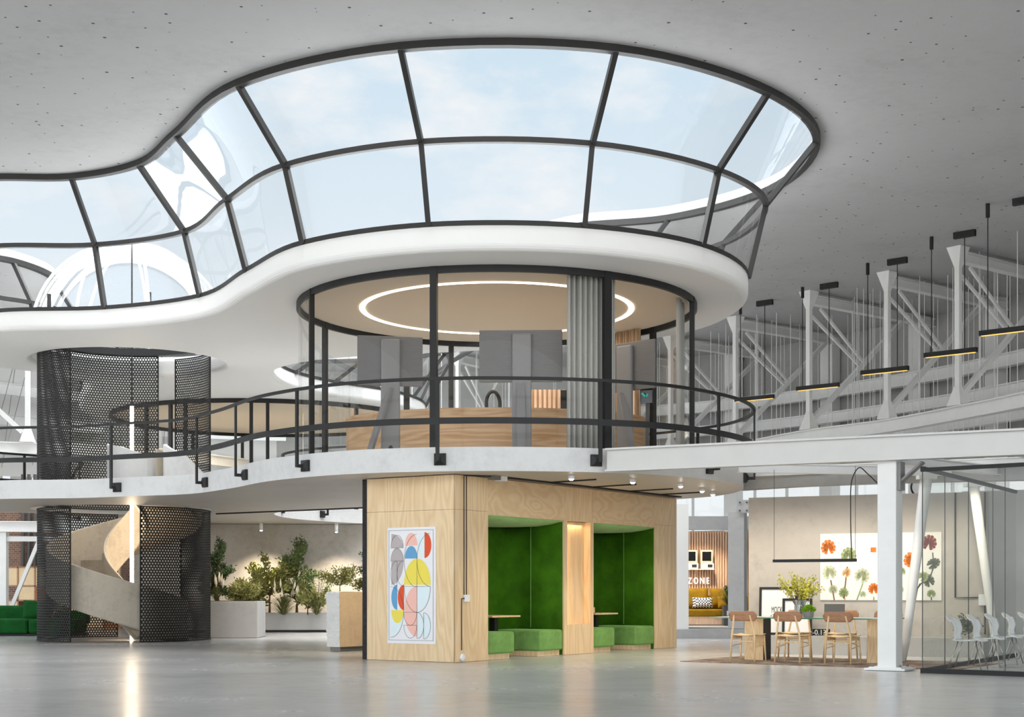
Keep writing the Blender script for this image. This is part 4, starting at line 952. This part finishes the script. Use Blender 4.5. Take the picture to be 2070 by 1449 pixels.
def stalk(ci, pts, w=.012):
    mb.cur = ci
    for (a, b), (c, d) in zip(pts, pts[1:]):
        A, B_ = PP(a, b, .0002), PP(c, d, .0002); dd = (B_-A).normalized(); s_ = dd.cross(wn_).normalized()*w; mb.add([A-s_, A+s_, B_+s_, B_-s_], [(0, 1, 2, 3)])
for st_ in ([(7, [(.23, .5), (.20, .98)]), (7, [(.09, .7), (.12, 1)]), (2, [(.36, .75), (.31, 1)]), (6, [(.2, .8), (.21, 1)]), (7, [(.77, .5), (.76, 1)]), (5, [(.93, .3), (.94, .5), (.90, .72)]), (5, [(.83, .75), (.80, .86), (.78, 1)]), (5, [(.88, .66), (.81, .82), (.79, 1)]), (5, [(.92, .95), (.92, 1)]), (2, [(.45, .95), (.45, 1)])]): stalk(*st_)
for m_ in [(3, .08, .60, .155, 8), (2, .24, .34, .17, -8), (1, .07, .22, .165, 6), (3, .35, .65, .165, -22), (6, .22, .60, .11, -30, .8), (2, .20, .90, .11, 15), (3, .11, .85, .10, -10), (1, .45, .84, .12, 5), (3, .36, .92, .07, 0),
           (1, .76, .42, .17, 5), (4, .90, .17, .165, -12), (5, .93, .47, .15, -60, .75), (5, .90, .72, .15, 25, .8), (2, .85, .66, .11, -50), (2, .92, .91, .085, 5, 1.1), (2, .69, .58, .08, 10, .7), (2, .66, .85, .1, 30)]: monstera(*m_)
mb.cur = 1; mb.add([PP(a, b, .004) for a, b in ((.425, .215), (.425, .285), (.47, .285), (.47, .215))], [(0, 1, 2, 3)])
mb.build('canvas', am, pa)

# framed prints on the ledge
def picture(name, label, x0, x1, y0, d_, tilt, txt=None):
    s0, s1 = dwx(x0, d_), dwx(x1, d_); Yc = DW((s0+s1)/2, d_, 0).y; h = (1287-y0)*Yc/F_PX
    o = DW((s0+s1)/2, d_, .345); t = thing(name, label, 'picture', o, WA, 'framed prints leaning on the ledge')
    w = s1-s0; fr = .045; Rx = Matrix.Rotation(-tilt, 4, 'X')
    def loc(mb, nm, m): mb.v = [Rx @ p for p in mb.v]; return finish(mb, t, nm, m)
    mb = MB(); mb.box((0, 0, fr/2), (w, .03, fr)); mb.box((0, 0, h-fr/2), (w, .03, fr)); mb.box((-w/2+fr/2, 0, h/2), (fr, .03, h-2*fr)); mb.box((w/2-fr/2, 0, h/2), (fr, .03, h-2*fr)); loc(mb, 'frame', M['blackm'])
    loc(MB().box((0, .006, h/2), (w-2*fr, .012, h-2*fr)), 'print', M['paper'])
    if txt:
        text('lettering', txt, M['blackm'], .17, .42, t, Rx @ Vector((-w/2+.235, -.002, h*.46)), PI/2-tilt)
    return t
picture('framed_print', 'larger black framed print lettered MOCKUP leaning on the concrete ledge', 1534, 1611, 1190, .20, .06, 'MOCKUP')
picture('framed_print', 'smaller black framed blank print overlapping the lettered one', 1581, 1641, 1212, .36, .06)
sg = thing('letter_board', 'small black board with white characters beside the smaller print', 'board', DW(dwx(1660, .3), .3, .345), WA)
w_ = dwx(1678, .3)-dwx(1643, .3)
MB_local(sg, 'board', M['blackm'], (0, 0, .065), (w_, .04, .12))
text('lettering', '-0.13', M['paper'], .13, 1, sg, (-.03, -.022, .02), PI/2, align='CENTER')

# table
ut = Vector((.846, -.533, 0)); vt_ = Vector((.533, .846, 0)); TA = math.atan2(ut.y, ut.x); TC = Vector((4.86, 24.62, 0))
def TP(a, b, z): return TC+ut*a+vt_*b+Vector((0, 0, z))
dt = thing('dining_table', 'long glass topped dining table on two wooden slab legs', 'table', TC, TA)
MB_local(dt, 'glass_top', M['glassv'], (.075, 0, .73), (3.05, 1.0, .015)); 
mb = MB()
for c_, s_ in (((.075, -.5, .73), (3.05, .006, .018)), ((.075, .5, .73), (3.05, .006, .018)), ((-1.45, 0, .73), (.006, 1.0, .018)), ((1.60, 0, .73), (.006, 1.0, .018))): mb.box(c_, s_)
finish(mb, dt, 'glass_edge', M['gtop'])
for a in (-.78, 1.36):
    lg = MB_local(dt, 'leg', M['pale'], (a, 0, .36), (.34, .34, .715), bevel=.005, seg=1)
    MB_local(dt, 'leg_inlay', M['blackm'], (a+.16, 0, .36), (.03, .32, .70))
def dining_chair():
    t = thing('dining_chair', 'x', 'chair', (0, 0, 0), 0, 'ash chairs around the glass table')
    for sx in (-1, 1):
        MB().tube([(sx*.215, -.235, .008), (sx*.20, -.20, .44), (sx*.165, -.225, .62), (sx*.14, -.255, .77)], [.014, .019, .018, .014], 8).build('leg', M['pale'], t, smooth=True)
        MB().tube([(sx*.225, .215, .008), (sx*.205, .19, .43)], [.014, .019], 8).build('leg', M['pale'], t, smooth=True)
        MB().tube([(sx*.21, -.21, .25), (sx*.213, .2, .29)], .010, 6).build('stretcher', M['pale'], t)
        MB().bar((sx*.195, -.19, .405), (sx*.195, .19, .405), .02, .05).build('apron', M['pale'], t)
    MB().tube([(-.205, -.205, .34), (.205, -.205, .34)], .010, 6).build('stretcher', M['pale'], t); MB().tube([(-.21, .195, .33), (.21, .195, .33)], .010, 6).build('stretcher', M['pale'], t)
    mb = MB(); K = 10
    vs = [(-.225+.45*i/K, -.21+.43*j/6, .445-.022*math.cos((i/K-.5)*PI)+.012*(j/6-.5)**2*4) for j in range(7) for i in range(K+1)]
    mb.add(vs, [(j*(K+1)+i, j*(K+1)+i+1, (j+1)*(K+1)+i+1, (j+1)*(K+1)+i) for j in range(6) for i in range(K)]); mb.build('seat', M['pale'], t, smooth=True, solid=.014)
    mb = MB(); K = 16; hw, hh, r_ = .245, .08, .055; P = []
    for cx_, cz_, a0 in ((hw-r_, hh-r_, 0), (-hw+r_, hh-r_, 90), (-hw+r_, -hh+r_, 180), (hw-r_, -hh+r_, 270)):
        P += [(cx_+r_*math.cos(math.radians(a0+15*k)), cz_+r_*math.sin(math.radians(a0+15*k))) for k in range(7)]
    cols = 12; vs = []; fs = []
    for i in range(cols+1):
        x = -hw+2*hw*i/cols; e = max(0, abs(x)-(hw-r_)); zz = hh-r_+math.sqrt(max(0, r_*r_-e*e))
        for s_ in (-1, -.5, 0, .5, 1): vs.append((x, -.238-.05*(1-(x/hw)**2)+.03+.012*s_*-1, .755+zz*s_))
    for i in range(cols):
        for k in range(4): fs.append((i*5+k, i*5+5+k, i*5+6+k, i*5+1+k))
    mb.add(vs, fs); mb.build('backrest', M['backw'], t, smooth=True, solid=.016)
    return t
ch = dining_chair()
near = [((3.92, 24.32), 'ash chair with brown back at the lounge end of the glass table'), ((4.58, 23.90), 'middle ash chair on the room side of the glass table'), ((5.30, 23.47), 'ash chair on the room side of the glass table beside the white column')]
for i, ((x, y), lb) in enumerate(near):
    if i == 0: ch.location = (x, y, .012); ch.rotation_euler = (0, 0, TA); ch['label'] = lb
    else: copy_thing(ch, (x, y, .012), TA, lb)
for (x, y), lb in (((4.92, 25.45), 'ash chair on the wall side of the table in front of the framed prints'), ((5.62, 25.05), 'ash chair on the wall side of the table behind the laptop'), ((6.28, 24.7), 'ash chair on the wall side mostly hidden by the white column')):
    copy_thing(ch, (x, y, .012), TA+PI, lb)
rc = Vector((2.80, 24.45, 0)); e1 = Vector((.82, -.572, 0)); e2 = Vector((.572, .82, 0))
rgm = MB(); q = [rc, rc+e1*4.6, rc+e1*4.6+e2*2.5, rc+e2*2.5]; rgm.add([p+Vector((0, 0, .001)) for p in q]+[p+Vector((0, 0, .011)) for p in q], [(3, 2, 1, 0), (4, 5, 6, 7), (0, 1, 5, 4), (1, 2, 6, 5), (2, 3, 7, 6), (3, 0, 4, 7)])
tag(rgm.build('rug', M['rug']), 'worn brown and cream rug under the dining table', 'rug')
# things on the table
vs_ = thing('glass_vase', 'tall ribbed glass vase on the dining table holding the yellow branches', 'vase', TP(.02, -.1, .738))
p = TP(.02, -.1, 0); MB().lathe([(0, .74), (.09, .74), (.10, .77), (.095, .95), (.115, 1.03), (.108, 1.03), (.088, .95), (.092, .78), (0, .76)], (p.x, p.y, 0), 14).build('vessel', M['glassv'], vs_)
rnd = random.Random(21); br = thing('flowering_branches', 'bunch of yellow green branches standing in the tall glass vase', 'plant', (p.x, p.y, .78)); sm, lf = MB(), MB()
for i in range(26):
    a = rnd.uniform(0, 2*PI); R = rnd.uniform(.08, .46); H = rnd.uniform(.35, .72)-R*.25; e = Vector((p.x+R*math.cos(a), p.y+R*.8*math.sin(a), .98+H*.75)); s0 = Vector((p.x+rnd.uniform(-.03, .03), p.y, .79)); m_ = s0.lerp(e, .5)+Vector((0, 0, .08)); sm.tube([s0, m_, e], [.005, .004, .002], 4)
    for k in range(34):
        f = rnd.uniform(.45, 1.03); q = (s0.lerp(m_, f*2) if f < .5 else m_.lerp(e, f*2-1))+Vector((rnd.gauss(0, .03), rnd.gauss(0, .03), rnd.gauss(0, .03)))
        leafq(lf, q, Vector((rnd.uniform(-1, 1), rnd.uniform(-1, 1), rnd.uniform(-.4, 1))), rnd.uniform(.035, .065), .028, rnd)
sm.build('twigs', M['stem'], br); lf.build('blossom', M['spring'], br)
p = TP(.23, -.25, 0); pp = thing('moss_pot', 'small ribbed glass pot of bright green moss on the dining table', 'plant', (p.x, p.y, .738))
MB().lathe([(0, .74), (.075, .74), (.08, .76), (.085, .84), (.078, .84), (.07, .76), (0, .75)], (p.x, p.y, 0), 12).build('pot', M['greyp'], pp)
mb = MB()
for i in range(420):
    a = rnd.uniform(0, 2*PI); b = rnd.uniform(.05, PI/2); d = Vector((math.cos(a)*math.cos(b), math.sin(a)*math.cos(b), math.sin(b))); leafq(mb, Vector((p.x, p.y, .83))+d*rnd.uniform(.05, .095), d+Vector((rnd.uniform(-.5, .5), rnd.uniform(-.5, .5), .2)), .05, .02, rnd)
mb.build('moss', M['moss'], pp)
p = TP(.62, -.12, 0); lp = thing('laptop', 'open grey laptop on the dining table seen from behind', 'laptop', (p.x, p.y, .739), TA-.1+.5)
MB_local(lp, 'base', M['grey'], (0, -.0, .008), (.33, .23, .014), bevel=.003, seg=1)
mb = MB(); mb.box((0, .0, .11), (.33, .010, .22)); Rx = Matrix.Rotation(.16, 4, 'X'); mb.v = [Rx @ q+Vector((0, -.115, .012)) for q in mb.v]; finish(mb, lp, 'lid', M['grey'])
p = TP(-.42, -.1, 0); eg = thing('eyeglasses', 'pair of thin rimmed eyeglasses lying on the glass table', 'eyeglasses', (p.x, p.y, .739))
mb = MB()
for sx in (-1, 1):
    c = p+Vector((sx*.038, 0, .762)); mb.tube([c+Vector((.028*math.cos(a), 0, .020*math.sin(a))) for a in [2*PI*i/16 for i in range(16)]], .003, 5, True); mb.tube([c+Vector((sx*.028, 0, .01)), c+Vector((sx*.03, .12, -.018))], .003, 5)
mb.build('rims', M['blackm'], eg)
p = TP(-.06, -.32, 0); cg = thing('candle_glass', 'small clear candle glass in front of the tall vase', 'candle', (p.x, p.y, .739))
MB().lathe([(0, .742), (.035, .742), (.035, .82), (.031, .82), (.031, .75), (0, .75)], (p.x, p.y, 0), 14).build('glass', M['glassv'], cg); MB().tube([(p.x, p.y, .752), (p.x, p.y, .78)], .026, 10).build('wax', M['paper'], cg)
ln = thing('linear_pendant', 'slim black linear pendant lamp hanging over the dining table', 'lamp', TP(.2, 0, 1.68), TA)
A_, B_ = TP(-.50, 0, 1.69), TP(.96, 0, 1.69)
MB().bar(A_, B_, .035, .05).build('bar', M['blackm'], ln); MB().bar(A_+Vector((0, 0, -.028)), B_+Vector((0, 0, -.028)), .025, .006).build('diffuser', M['paper'], ln)
for q in (A_+ut*.02, B_-ut*.02): MB().tube([q, q+Vector((0, 0, 1.55))], .004, 5).build('wire', M['blackm'], ln)
cpts = [B_-ut*.08, B_-ut*.10+Vector((0, 0, .8)), B_-ut*.07+Vector((0, 0, 1.35)), B_+ut*.05+Vector((0, 0, 1.52)), B_+ut*.2+Vector((0, 0, 1.40)), B_+ut*.42+Vector((0, 0, 1.22)), B_+ut*.62+Vector((0, 0, 1.28)), B_+ut*.8+Vector((0, 0, 1.40))]
MB().tube(catmull(cpts, 6, False), .009, 6).build('cable', M['blackm'], ln)

shrub('leafy_shrub', 'dark leafy plant on the ledge behind the white shell chairs', 'plant', DW(4.4, .3, .345), .40, .2, 41, 'leafd', 300, .06, .5, 'bush', .15)
# lounge behind the column
Lz = .23
slats('slat_wall', 'pale pink wooden slat wall behind the mustard sofa', 'wall panel', (5.3, 41.0), 2.9, 2.6, 40, 0, Lz, M['slat'], M['curtainb'])
sf = thing('lounge_sofa', 'mustard velvet sofa on a low wooden base in front of the slat wall', 'sofa', (5.4, 40.3, Lz))
B('base', M['slat'], sf, (5.4, 40.3, Lz+.13), (2.6, .8, .22)); B('seat', M['mustard'], sf, (5.4, 40.25, Lz+.34), (2.6, .82, .20), bevel=.05)
B('seat_back', M['mustard'], sf, (5.4, 40.7, Lz+.62), (2.6, .18, .40), bevel=.05)
def pillow(name, label, m, c, size, rx=0, rz=0, grp=None):
    mb = MB(); K = 10; hx, hy, hz = size[0]/2, size[1]/2, size[2]/2; vs = []
    for s_ in (-1, 1):
        for j in range(K+1):
            for i in range(K+1):
                u_, v_ = i/K*2-1, j/K*2-1; e = (1-abs(u_)**4)*(1-abs(v_)**4); k = 1-.06*(1-abs(u_*v_))
                vs.append(Vector((hx*u_*k, s_*(hy*e**.6+.004), hz*v_*k)))
    n_ = (K+1)**2; fs = []
    for s_ in (0, 1):
        for j in range(K):
            for i in range(K):
                q = (s_*n_+j*(K+1)+i, s_*n_+j*(K+1)+i+1, s_*n_+(j+1)*(K+1)+i+1, s_*n_+(j+1)*(K+1)+i); fs.append(q if s_ == 0 else q[::-1])
    rim = [i for i in range(K+1)]+[j*(K+1)+K for j in range(1, K+1)]+[K*(K+1)+i for i in range(K-1, -1, -1)]+[j*(K+1) for j in range(K-1, 0, -1)]
    for a, b in zip(rim, rim[1:]+rim[:1]): fs.append((a, n_+a, n_+b, b))
    mb.add(vs, fs); o = mb.build(name, m, None, smooth=True); o.location = c; o.rotation_euler = (rx, 0, rz)
    return tag(o, label, 'cushion', grp)
LC = 'cushions on the mustard sofa'
pillow('cushion', 'wide mustard back cushion behind the checked one', M['mustard'], (5.12, 40.45, Lz+.74), (.62, .20, .58), -.2, 0, LC)
pillow('cushion', 'mustard back cushion partly hidden by the grey column', M['mustard'], (5.75, 40.45, Lz+.74), (.56, .20, .56), -.2, 0, LC)
pillow('cushion', 'black and white checked oblong cushion on the mustard sofa', M['check'], (5.22, 40.12, Lz+.62), (.56, .16, .30), -.35, .0, LC)
pillow('cushion', 'small mustard cushion leaning at the column end of the sofa', M['mustard'], (5.82, 40.1, Lz+.63), (.38, .16, .36), -.4, .0, LC)
def terminal(x, label):
    t = thing('retro_terminal', label, 'computer', (x, 40.9, 1.9), 0, 'old computers on the slat wall')
    B('monitor', M['wood_c'], t, (x, 40.72, 2.12), (.34, .36, .36), bevel=.012, seg=1); B('screen', M['screen'], t, (x, 40.53, 2.13), (.25, .02, .25))
    B('case', M['wplastic'], t, (x+.02, 40.72, 1.86), (.36, .40, .15), bevel=.01, seg=1); B('disk_drive', M['blackm'], t, (x+.09, 40.515, 1.865), (.13, .02, .08)); B('shelf', M['slat'], t, (x, 40.74, 1.77), (.42, .42, .03))
terminal(PX(1428, 40.6), 'cream old computer on the slat wall, fully visible'); terminal(PX(1400, 40.6)-.05, 'cream old computer on the slat wall cut off by the white partition')
f = text('neon_sign', 'ZONE', M['neon'], .25, .70, None, (PX(1391, 40.85), 40.92, 1.37), PI/2, .012, 1.45)
tag(f, 'glowing white letters ZONE on the slat wall above the sofa', 'sign')
tuft('palm_plant', 'dark spiky palm leaning over the sofa beside the grey column', 'plant', (PX(1474, 39.6), 39.6, Lz+.55), .62, .5, 31, 'leafd', 90, 0, .03, None)
bpy.data.objects['palm_plant'].location.z += 0
B('pot', M['dgrey'], bpy.data.objects['palm_plant'], (PX(1474, 39.6), 39.6, Lz+.28), (.34, .34, .55))
sh = thing('side_bench', 'low concrete side bench beside the mustard sofa', 'bench', (6.0, 38.6, Lz))
B('seat', M['wallg'], sh, (6.0, 38.6, Lz+.35), (.6, .5, .12)); B('leg', M['wallg'], sh, (6.0, 38.6, Lz+.15), (.4, .4, .28))

# ------------------------------------------------------------------ grey glass enclosure with white chairs
GO = Vector((5.92, 21.12, 0)); gu = Vector((.785, -.62, 0)); gv = Vector((.522, .853, 0))
def GP(a, b, z): return GO+gu*a+gv*b+Vector((0, 0, z))
gb = thing('window_6', 'grey glass enclosure in black channels beside the white column', 'window', GO, kind='structure')
mb = MB(); mb.bar(GP(-.02, 0, .035), GP(3.2, 0, .035), .05, .07); mb.bar(GP(0, -.02, .035), GP(0, 5.9, .035), .05, .07); mb.build('sill_frame', M['blackm'], gb)
mb = MB(); mb.bar(GP(-.02, 0, 2.93), GP(3.2, 0, 2.93), .05, .055); mb.bar(GP(0, -.02, 2.95), GP(0, 5.9, 2.95), .05, .055); mb.build('head_frame', M['blackm'], gb)
mb = MB(); mb.add([GP(0, 0, .07), GP(3.2, 0, .07), GP(3.2, 0, 2.9), GP(0, 0, 2.9)], [(0, 1, 2, 3)]); mb.add([GP(0, 0, .07), GP(0, 5.9, .07), GP(0, 5.9, 2.92), GP(0, 0, 2.92)], [(0, 1, 2, 3)]); mb.build('glazing', M['glassg'], gb)
mb = MB()
for b in (0, 1.2, 2.6, 4.2): mb.bar(GP(0, b, .07), GP(0, b, 2.92), .012, .012)
mb.bar(GP(1.2, 0, .07), GP(1.2, 0, 2.9), .008, .008); mb.build('glass_joint', M['dgrey'], gb)
def white_chair():
    t = thing('white_chair', 'x', 'chair', (0, 0, 0), 0, 'white shell chairs in the glass enclosure')
    pr = catmull([(-.30, .815), (-.235, .74), (-.185, .62), (-.20, .51), (-.17, .452), (-.06, .43), (.08, .437), (.19, .447), (.255, .425)], 4, False); K = 12; vs = []
    for i, q in enumerate(pr):
        f = i/(len(pr)-1); hw = .235 if f > .45 else .18+.07*max(0, 1-abs(f-.12)/.25)
        for k in range(K+1):
            u_ = k/K*2-1; cup = .055*abs(u_)**2.2*(1 if f < .5 else .25)
            vs.append((q.x+cup*(1 if f < .5 else 0), u_*hw, q.y+(cup*.5 if f > .5 else -.045*(u_**2)*(f < .1))))
    mb = MB(); mb.add(vs, [(i*(K+1)+k, i*(K+1)+k+1, (i+1)*(K+1)+k+1, (i+1)*(K+1)+k) for i in range(len(pr)-1) for k in range(K)]); mb.build('shell', M['wplastic'], t, smooth=True, solid=.014)
    for sx, sy in ((-1, -1), (-1, 1), (1, -1), (1, 1)):
        MB().tube([(sx*.13+.02, sy*.13, .425), (sx*.25, sy*.22, .006)], .009, 7).build('leg', M['chrome'], t, smooth=True)
    return t
wc = white_chair(); CA = math.atan2(-.50, .86)
lbs = ['white shell chair at the open corner of the glass enclosure', 'second white shell chair in from the glass corner', 'third white shell chair in from the glass corner', 'fourth white shell chair in from the glass corner', 'fifth white shell chair in from the glass corner', 'white shell chair cut off by the picture edge']
for i, lb in enumerate(lbs):
    q = Vector((6.86+.545*i, 22.05+.80*i, .001))
    if i == 0: wc.location = q; wc.rotation_euler = (0, 0, CA); wc['label'] = lb
    else: copy_thing(wc, q, CA, lb)

# ------------------------------------------------------------------ sofa side of the hall
gs = thing('green_sofa', 'long green velvet sofa beyond the perforated stair screen', 'sofa', (-13.2, 38.6, 0))
B('plinth', M['blackm'], gs, (-13.2, 38.7, .03), (3.7, 1.0, .05)); 
for k, x in enumerate((-14.45, -13.2, -11.95)): B('seat_cushion', M['sofag'], gs, (x, 38.55, .25), (1.24, 1.1, .38), bevel=.08)
B('backrest', M['sofag'], gs, (-13.7, 39.2, .50), (2.7, .34, .56), bevel=.10); B('armrest', M['sofag'], gs, (-11.75, 39.15, .46), (.9, .34, .36), bevel=.10)
pillow('scatter_cushion', 'large green scatter cushion on the green sofa', M['sofag'], (-12.62, 38.78, .66), (.66, .24, .56), -.3, .1)
def portal(): 
    t = thing('beam_portal', 'white steel portal frame with slanting brace behind the green sofa', 'frame', (-13.9, 40, 0), kind='structure')
    ibeam(MB(), (-15.5, 40.6, 2.96), (-9.2, 41.3, 2.96), .30, .26, .03, .05).build('beam', M['wpaint'], t)
    B('post', M['wpaint'], t, (-14.17, 40.8, 1.4), (.22, .22, 2.8)); MB().bar((-13.2, 40.9, 2.6), (-14.05, 40.85, .5), .10, .10).build('brace', M['wpaint'], t); MB().bar((-14.17, 40.8, 2.62), (-10.5, 41.1, 2.62), .12, .14).build('tie', M['wpaint'], t)
portal()
bk = thing('shelving_unit', 'wooden cube shelving with cream and orange doors behind the sofa', 'shelving', (-14.6, 45.5, 0))
x0, zs = -15.82, [(.02, .42), (.42, .87), (.87, 1.32), (1.32, 1.90)]; cw = .53
mb = MB()
for i in range(8): mb.box((x0+i*cw, 45.5, .96), (.045, .42, 1.9))
for z in (.02, .44, .87, 1.32, 1.9): mb.box((x0+3.5*cw, 45.5, z), (7*cw, .42, .04))
mb.build('carcass', M['backw'], bk)
pat = ['cco.oco', 'c.occoc', '.coccoo', 'ccccocc']
for r, row in enumerate(pat):
    for c_, k in enumerate(row):
        if k == '.': continue
        z0, z1 = zs[r]; B('door', M['wood_c' if k == 'c' else 'wood_o'], bk, (x0+(c_+.5)*cw, 45.32, (z0+z1)/2), (cw-.06, .03, z1-z0-.05))
struct(B('wall_brick', M['brick'], None, (-15.5, 48.5, 1.9), (7.5, .3, 3.8)))
for k, x in enumerate((-16.1, -15.9, -15.7)): tag(MB().tube([(x, 48.2, .0), (x, 48.2, 5.0)], .06, 8).build('drain_pipe', M['dgrey'], None, smooth=True), 'dark vertical pipe on the brick wall behind the shelving', 'pipe', 'pipes on the brick wall')
struct(B('column_grey', M['wallg'], None, (-14.6, 48.1, 2.0), (.7, .5, 4.0)))
CL = catmull([(-21, 41), (-17, 43.6), (-14.7, 44.6), (-12, 45.4), (-9, 50.5)], 6, False)
mb = MB(); mb.sweep(Z(CL, 5.50), RECT(.06, .30)); mb.sweep(Z(CL, 5.66), RECT(.26, .035)); mb.sweep(Z(CL, 5.35), RECT(.26, .035)); struct(mb.build('beam_chord', M['wpaint']))
truss((-14.72, 44.5), (-.8, -.05), 3.6, 5.68, ZC-.005, 'white steel truss above the brick wall at the stair side')
for zz in (8.0, 6.95):
    mb = MB(); L = Z([Vector((p.x*.94, p.y-1.2)) for p in WL[::-1]], zz); mb.sweep(L, RECT(.05, .36)); mb.sweep([p+Vector((0, 0, .18)) for p in L], RECT(.2, .03)); struct(mb.build('beam_rail', M['wpaint']))
mb = MB()
for k in range(46):
    x = rnd.uniform(-19, -11.5); mb.tube([(x, rnd.uniform(47, 51), 5.3), (x, rnd.uniform(47, 51), ZC)], .010, 4)
tag(mb.build('string_curtain', M['grey']), 'thin strings hanging behind the truss at the stair side', 'string curtain', kind='stuff')
mb = MB()
for k in range(9): mb.box((-19.4+k*.95, 52.2, 6.0), (.34+.2*(k % 3), .1, 7.0))
struct(mb.build('wall_panels', M['wallr']))

# ------------------------------------------------------------------ lights
def area(name, loc, size, e, col, rot=(0, 0, 0), sy=None):
    l = bpy.data.lights.new(name, 'AREA'); l.energy = e; l.color = col; l.size = size
    if sy: l.shape = 'RECTANGLE'; l.size_y = sy
    o = bpy.data.objects.new(name, l); COL.objects.link(o); o.location = loc; o.rotation_euler = rot; return o
def spot(name, loc, e, col, size=1.6, rot=(0, 0, 0), blend=.7):
    l = bpy.data.lights.new(name, 'SPOT'); l.energy = e; l.color = col; l.spot_size = size; l.spot_blend = blend; l.shadow_soft_size = .05
    o = bpy.data.objects.new(name, l); COL.objects.link(o); o.location = loc; o.rotation_euler = rot; return o
WARM = (1, .88, .70)
for x, y in ((1155, 967), (1279, 974), (1376, 982), (1419, 992), (1441, 999)):
    p = on(x, y, ZS0-.06); spot('downlight_beam', (p.x, p.y, ZS0-.12), 90, WARM, 2.2)
for s0, s1 in REC:
    pass
q = BP(3.9, .09, 2.42); area('niche_lamp', q, .6, 1.2, (1, .72, .38), (0, 0, BA), .05)
area('room_fill', (RC.x, RC.y, 6.52), 4.6, 120, WARM)  # bodiless area lamp added under the ring light to brighten the room
area('far_room_lamp', (G2.x, G2.y, 6.5), 5, 200, WARM)
for s_ in (.7, 1.5, 2.3, 3.1, 3.9, 4.6): spot('dining_fill', DW(s_, 1.5, 3.0), 58, (1, .89, .72), 2.0, (math.radians(30), 0, WA), .9)  # unseen ceiling spots added to warm the dining wall
for a, b in ((-.8, -.2), (.4, -.2), (1.4, -.2)): spot('table_fill', TP(a, b, 3.05), 60, (1, .88, .70), 1.9)  # more unseen spots, added to brighten the table
for x in (500, 590, 680): p = on(x, 1038.5-(x-437)*.041, ZS0-.015); spot('planter_fill', (p.x, p.y, ZS0-.06), 110, (1, .86, .66), 1.7, (math.radians(38), 0, 0))  # spots added along the bare rail, no heads, to brighten the planters
spot('pedestal_beam', (-1.75, 27.5, ZS0-.05), 260, (1, .86, .66), 1.6, (math.radians(30), 0, math.radians(55)))
spot('lounge_beam', (5.3, 39.6, 2.7), 180, (1, .84, .64), 2.2, (math.radians(20), 0, 0))

# ------------------------------------------------------------------ world: hazy daylight sky, boosted overhead and behind the viewer to brighten the hall
wld = bpy.data.worlds.new('sky'); sc.world = wld; wld.use_nodes = True; nt = wld.node_tree; nt.nodes.clear(); L = nt.links.new
out = nt.nodes.new('ShaderNodeOutputWorld'); bg = nt.nodes.new('ShaderNodeBackground'); tc = N(nt, 'ShaderNodeTexCoord'); sx = N(nt, 'ShaderNodeSeparateXYZ'); L(tc.outputs['Generated'], sx.inputs[0])
sky = ramp(nt, sx.outputs[2], [(0.0, (.42, .41, .39)), (.02, (.90, .93, .95)), (.20, (.80, .88, .94)), (.36, (.62, .77, .89)), (.5, (.88, .90, .92))])
mp = N(nt, 'ShaderNodeMapping'); mp.inputs['Scale'].default_value = (1, 1, 2.0); L(tc.outputs['Generated'], mp.inputs[0])
nz = N(nt, 'ShaderNodeTexNoise', Scale=6.5, Detail=9, Roughness=.6); L(mp.outputs[0], nz.inputs[0])
cr = ramp(nt, nz.outputs[0], [(.50, (0, 0, 0)), (.72, (1, 1, 1))])
mx = N(nt, 'ShaderNodeMix', _data_type='RGBA'); L(cr.outputs[0], mx.inputs[0]); L(sky.outputs[0], mx.inputs[6]); mx.inputs[7].default_value = (.97, .96, .95, 1)
up = N(nt, 'ShaderNodeMapRange'); up.interpolation_type = 'SMOOTHSTEP'
for k, v_ in ((1, .40), (2, .75), (3, 1.0), (4, 9.0)): up.inputs[k].default_value = v_
L(sx.outputs[2], up.inputs[0])
bk_ = N(nt, 'ShaderNodeMapRange'); bk_.interpolation_type = 'SMOOTHSTEP'
for k, v_ in ((1, .15), (2, -.55), (3, 0.0), (4, 4.0)): bk_.inputs[k].default_value = v_
L(sx.outputs[1], bk_.inputs[0])
pz = N(nt, 'ShaderNodeMapRange'); pz.interpolation_type = 'SMOOTHSTEP'      # keeps the added back glow low, so fronts brighten more than the floor
for k, v_ in ((1, .06), (2, .36), (3, 1.0), (4, .12)): pz.inputs[k].default_value = v_
L(sx.outputs[2], pz.inputs[0])
bz = N(nt, 'ShaderNodeMath', _operation='MULTIPLY'); L(bk_.outputs[0], bz.inputs[0]); L(pz.outputs[0], bz.inputs[1])
ad = N(nt, 'ShaderNodeMath', _operation='ADD'); L(up.outputs[0], ad.inputs[0]); L(bz.outputs[0], ad.inputs[1])
L(mx.outputs[2], bg.inputs[0]); L(ad.outputs[0], bg.inputs[1]); L(bg.outputs[0], out.inputs[0])

# ------------------------------------------------------------------ camera and view
cam = bpy.data.cameras.new('camera'); co_ = bpy.data.objects.new('camera', cam); COL.objects.link(co_); sc.camera = co_
co_.location = (0, 0, EYE); co_.rotation_euler = (PI/2, 0, 0)
cam.sensor_width = 36; cam.sensor_fit = 'HORIZONTAL'; cam.lens = 36*F_PX/2070; cam.shift_y = (HY-1449/2)/2070; cam.clip_end = 300
vs = sc.view_settings; vs.view_transform = 'Standard'; vs.look = 'None'; vs.exposure = 0; vs.gamma = 1; vs.use_curve_mapping = False
sc.cycles.max_bounces = 10; sc.cycles.transparent_max_bounces = 24; sc.cycles.use_denoising = True; sc.cycles.sample_clamp_indirect = 4; sc.cycles.blur_glossy = 1.0
sc.cycles.caustics_reflective = False; sc.cycles.caustics_refractive = False
